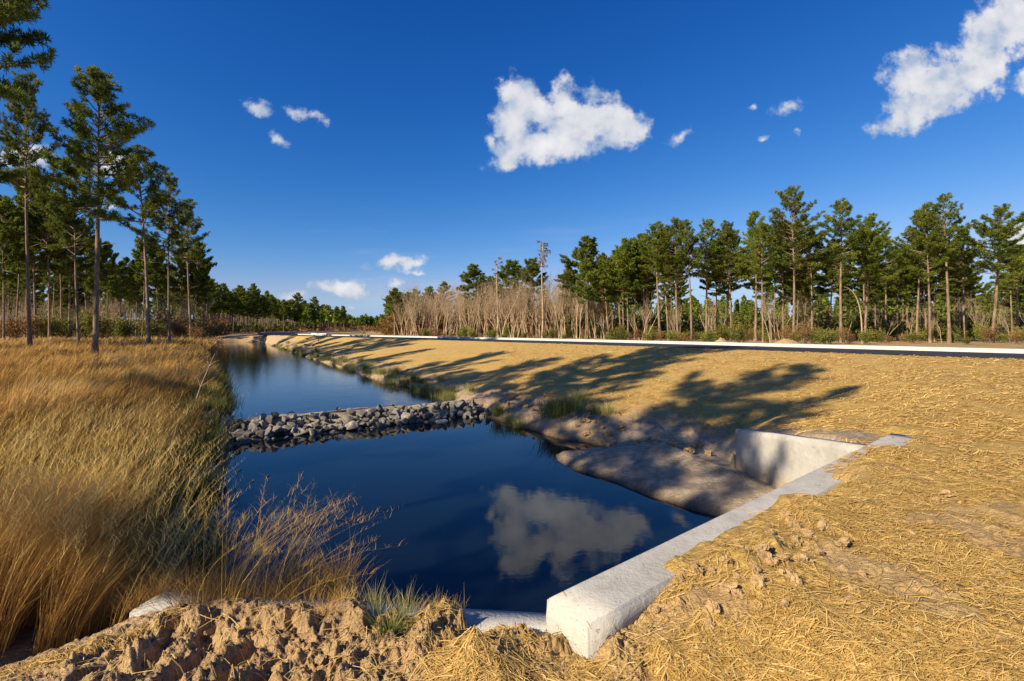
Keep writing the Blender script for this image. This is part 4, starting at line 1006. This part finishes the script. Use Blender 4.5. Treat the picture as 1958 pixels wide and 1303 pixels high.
# foreground weeds
tuft_over = tuft_mesh(730, 130, .30, .10, M['grass'], .003, .30, .8)
weed = tuft_mesh(720, 190, .24, .055, M['reed'], .0042, .42, .75); weed2 = tuft_mesh(721, 150, .20, .08, M['grass'], .0035, .7, .5); weed3 = tuft_mesh(722, 110, .28, .09, M['reed'], .0032, .92, .4)
for u, v, sc, me, lab in [(745, 1228, .75, weed, 'bright green weed tuft in the foreground dirt'), (715, 1165, .8, weed3, 'dry yellow weed tuft with upright tips left of the green one'), (780, 1160, .8, weed3, 'dry weed tuft with upright tips on the wall top above the green one'),
                          (625, 1180, .8, weed2, 'tan curled weed tuft at the foot of the tall dry stalk'), (655, 1170, .6, weed2, 'small tan tuft between the curled tuft and the dry yellow one'), (835, 1162, .6, weed2, 'thin tan tuft on the wall top toward the concrete end'), (865, 1165, .5, weed3, 'smallest tan tuft nearest the concrete end')]:
    x, y = px(u, v, .03); reed(x, y, sc, 0, lab, None, me, 'weed_tuft', z=max(H1(x, y), .0))
for k in range(22):
    t = g2.random(); x = -2.35+1.25*t; y = 3.02+g2.normal(0, .10)-.05*t; reed(x, y, g2.uniform(.5, 1.0), 0, 'tan and brown dry grass tuft growing over the left end of the low wall', 'dry tufts over the low wall', tuft_over, 'grass_tuft', z=max(H1(x, y), -.08))
# tall dry stalk and long arching blades over the water
def stalk():
    mb = MB(); x, y = px(622, 1165, .02); top = np.array([-.055, .02, .40]); p = np.array([[0, 0, 0], [-.012, 0, .13], [-.028, .01, .27], top]); V, f = tube(p, [.0035, .003, .0025, .0015], 5); mb.add(V, f)
    gg = np.random.default_rng(4)
    for i in range(16):
        t = .55+.45*i/16; q = p[2]*(1-(t-.55)/.45)+top*((t-.55)/.45); e_ = q+gg.normal(0, .018, 3)+[0, 0, .02]; V, f = tube(np.array([q, (q+e_)/2, e_]), [.0015, .0035, .001], 4); mb.add(V, f)
    o = link('dry_stalk', mb.build('dry_stalk', M['twig']), loc=(x, y, H1(x, y))); tag(o, 'tall reddish brown dead stalk with a seed head against the dark water', 'weed stalk')
stalk()
def arch():
    g = np.random.default_rng(14); n = 130
    u = g.uniform(395, 560, n); x0 = (u-CU)/F*3.05; y0 = np.full(n, 2.95)+g.normal(0, .14, n)
    V, q, t3, ti = blades(x0, y0, np.maximum(H(x0, y0), -.15), g.uniform(.35, .8, n), np.full(n, .0035), g.normal(.1, .5, n), np.abs(g.normal(.65, .45, n)), np.clip(g.normal(.28, .18, n), 0, 1), g, 5, 0.9)
    VV = [V]; Q = [q]; T3 = [t3]; TI = [ti]; o = len(V)
    # feathery heads on their tips
    tips = V.reshape(n, 11, 3)[:, 10]; prev = V.reshape(n, 11, 3)[:, 8]
    for j in range(14):
        t = g.uniform(0, 1, n)[:, None]; c = prev*(1-t)+tips*t
        Vb, qb, tb, tib = blades(c[:, 0], c[:, 1], c[:, 2], g.uniform(.02, .06, n), np.full(n, .0018), g.uniform(0, 6.28, n), g.uniform(.6, 1.6, n), np.full(n, .5), g, 2)
        VV.append(Vb); Q.append(qb+o); T3.append(tb+o); TI.append(tib); o += len(Vb)
    tag(link('arching_grass', mesh('arching_grass', np.concatenate(VV), [np.concatenate(Q), np.concatenate(T3)], M['grass'], attrs=dict(tint=np.concatenate(TI)))), 'fine reddish grass stems arching out over the water from the near bank', 'grass', kind='stuff')
arch()
# dead branch leaning over the left bank
def branch():
    mb = MB(); x, y = px(372, 800, -.55); g = np.random.default_rng(8)
    p = np.array([[0, 0, .1], [.12, .05, .55], [.3, .1, 1.05], [.42, .12, 1.35]]); V, f = tube(p, [.025, .02, .014, .006], 6); mb.add(V, f)
    for a, e_ in [(1, (.45, .1, .8)), (2, (.2, .2, 1.3)), (2, (.6, 0, 1.2)), (1, (-.1, .1, .9))]:
        q = p[a]; e_ = np.array(e_); V, f = tube(np.array([q, (q+e_)/2+g.normal(0, .02, 3), e_]), [.012, .008, .003], 4); mb.add(V, f)
    tag(link('dead_branch', mb.build('dead_branch', M['twig']), loc=(x, y, H1(x, y))), 'bare forked branch sticking up from the grass on the left bank', 'branch')
branch()

# twigs lying in the still water
for u, v, lab in [(478, 925, 'thin dark curved twig lying in the still water near the left bank'), (512, 915, 'shorter dark twig in the water right of the longer one'), (455, 905, 'smallest dark twig in the water closest to the left bank')]:
    g3 = np.random.default_rng(int(u)); x, y = px(u, v, WZ); k = 7; t = np.linspace(0, 1, k)
    p = np.stack([(t-.5)*.12+np.sin(t*5+u)*.03, -(t-.5)*.38, .004+.01*np.sin(t*3.1)], 1); V, f = tube(p, np.linspace(.009, .003, k), 5); mb = MB(); mb.add(V, f)
    tag(link('floating_twig', mb.build('floating_twig', M['twig']), loc=(x, y, WZ)), lab, 'twig')
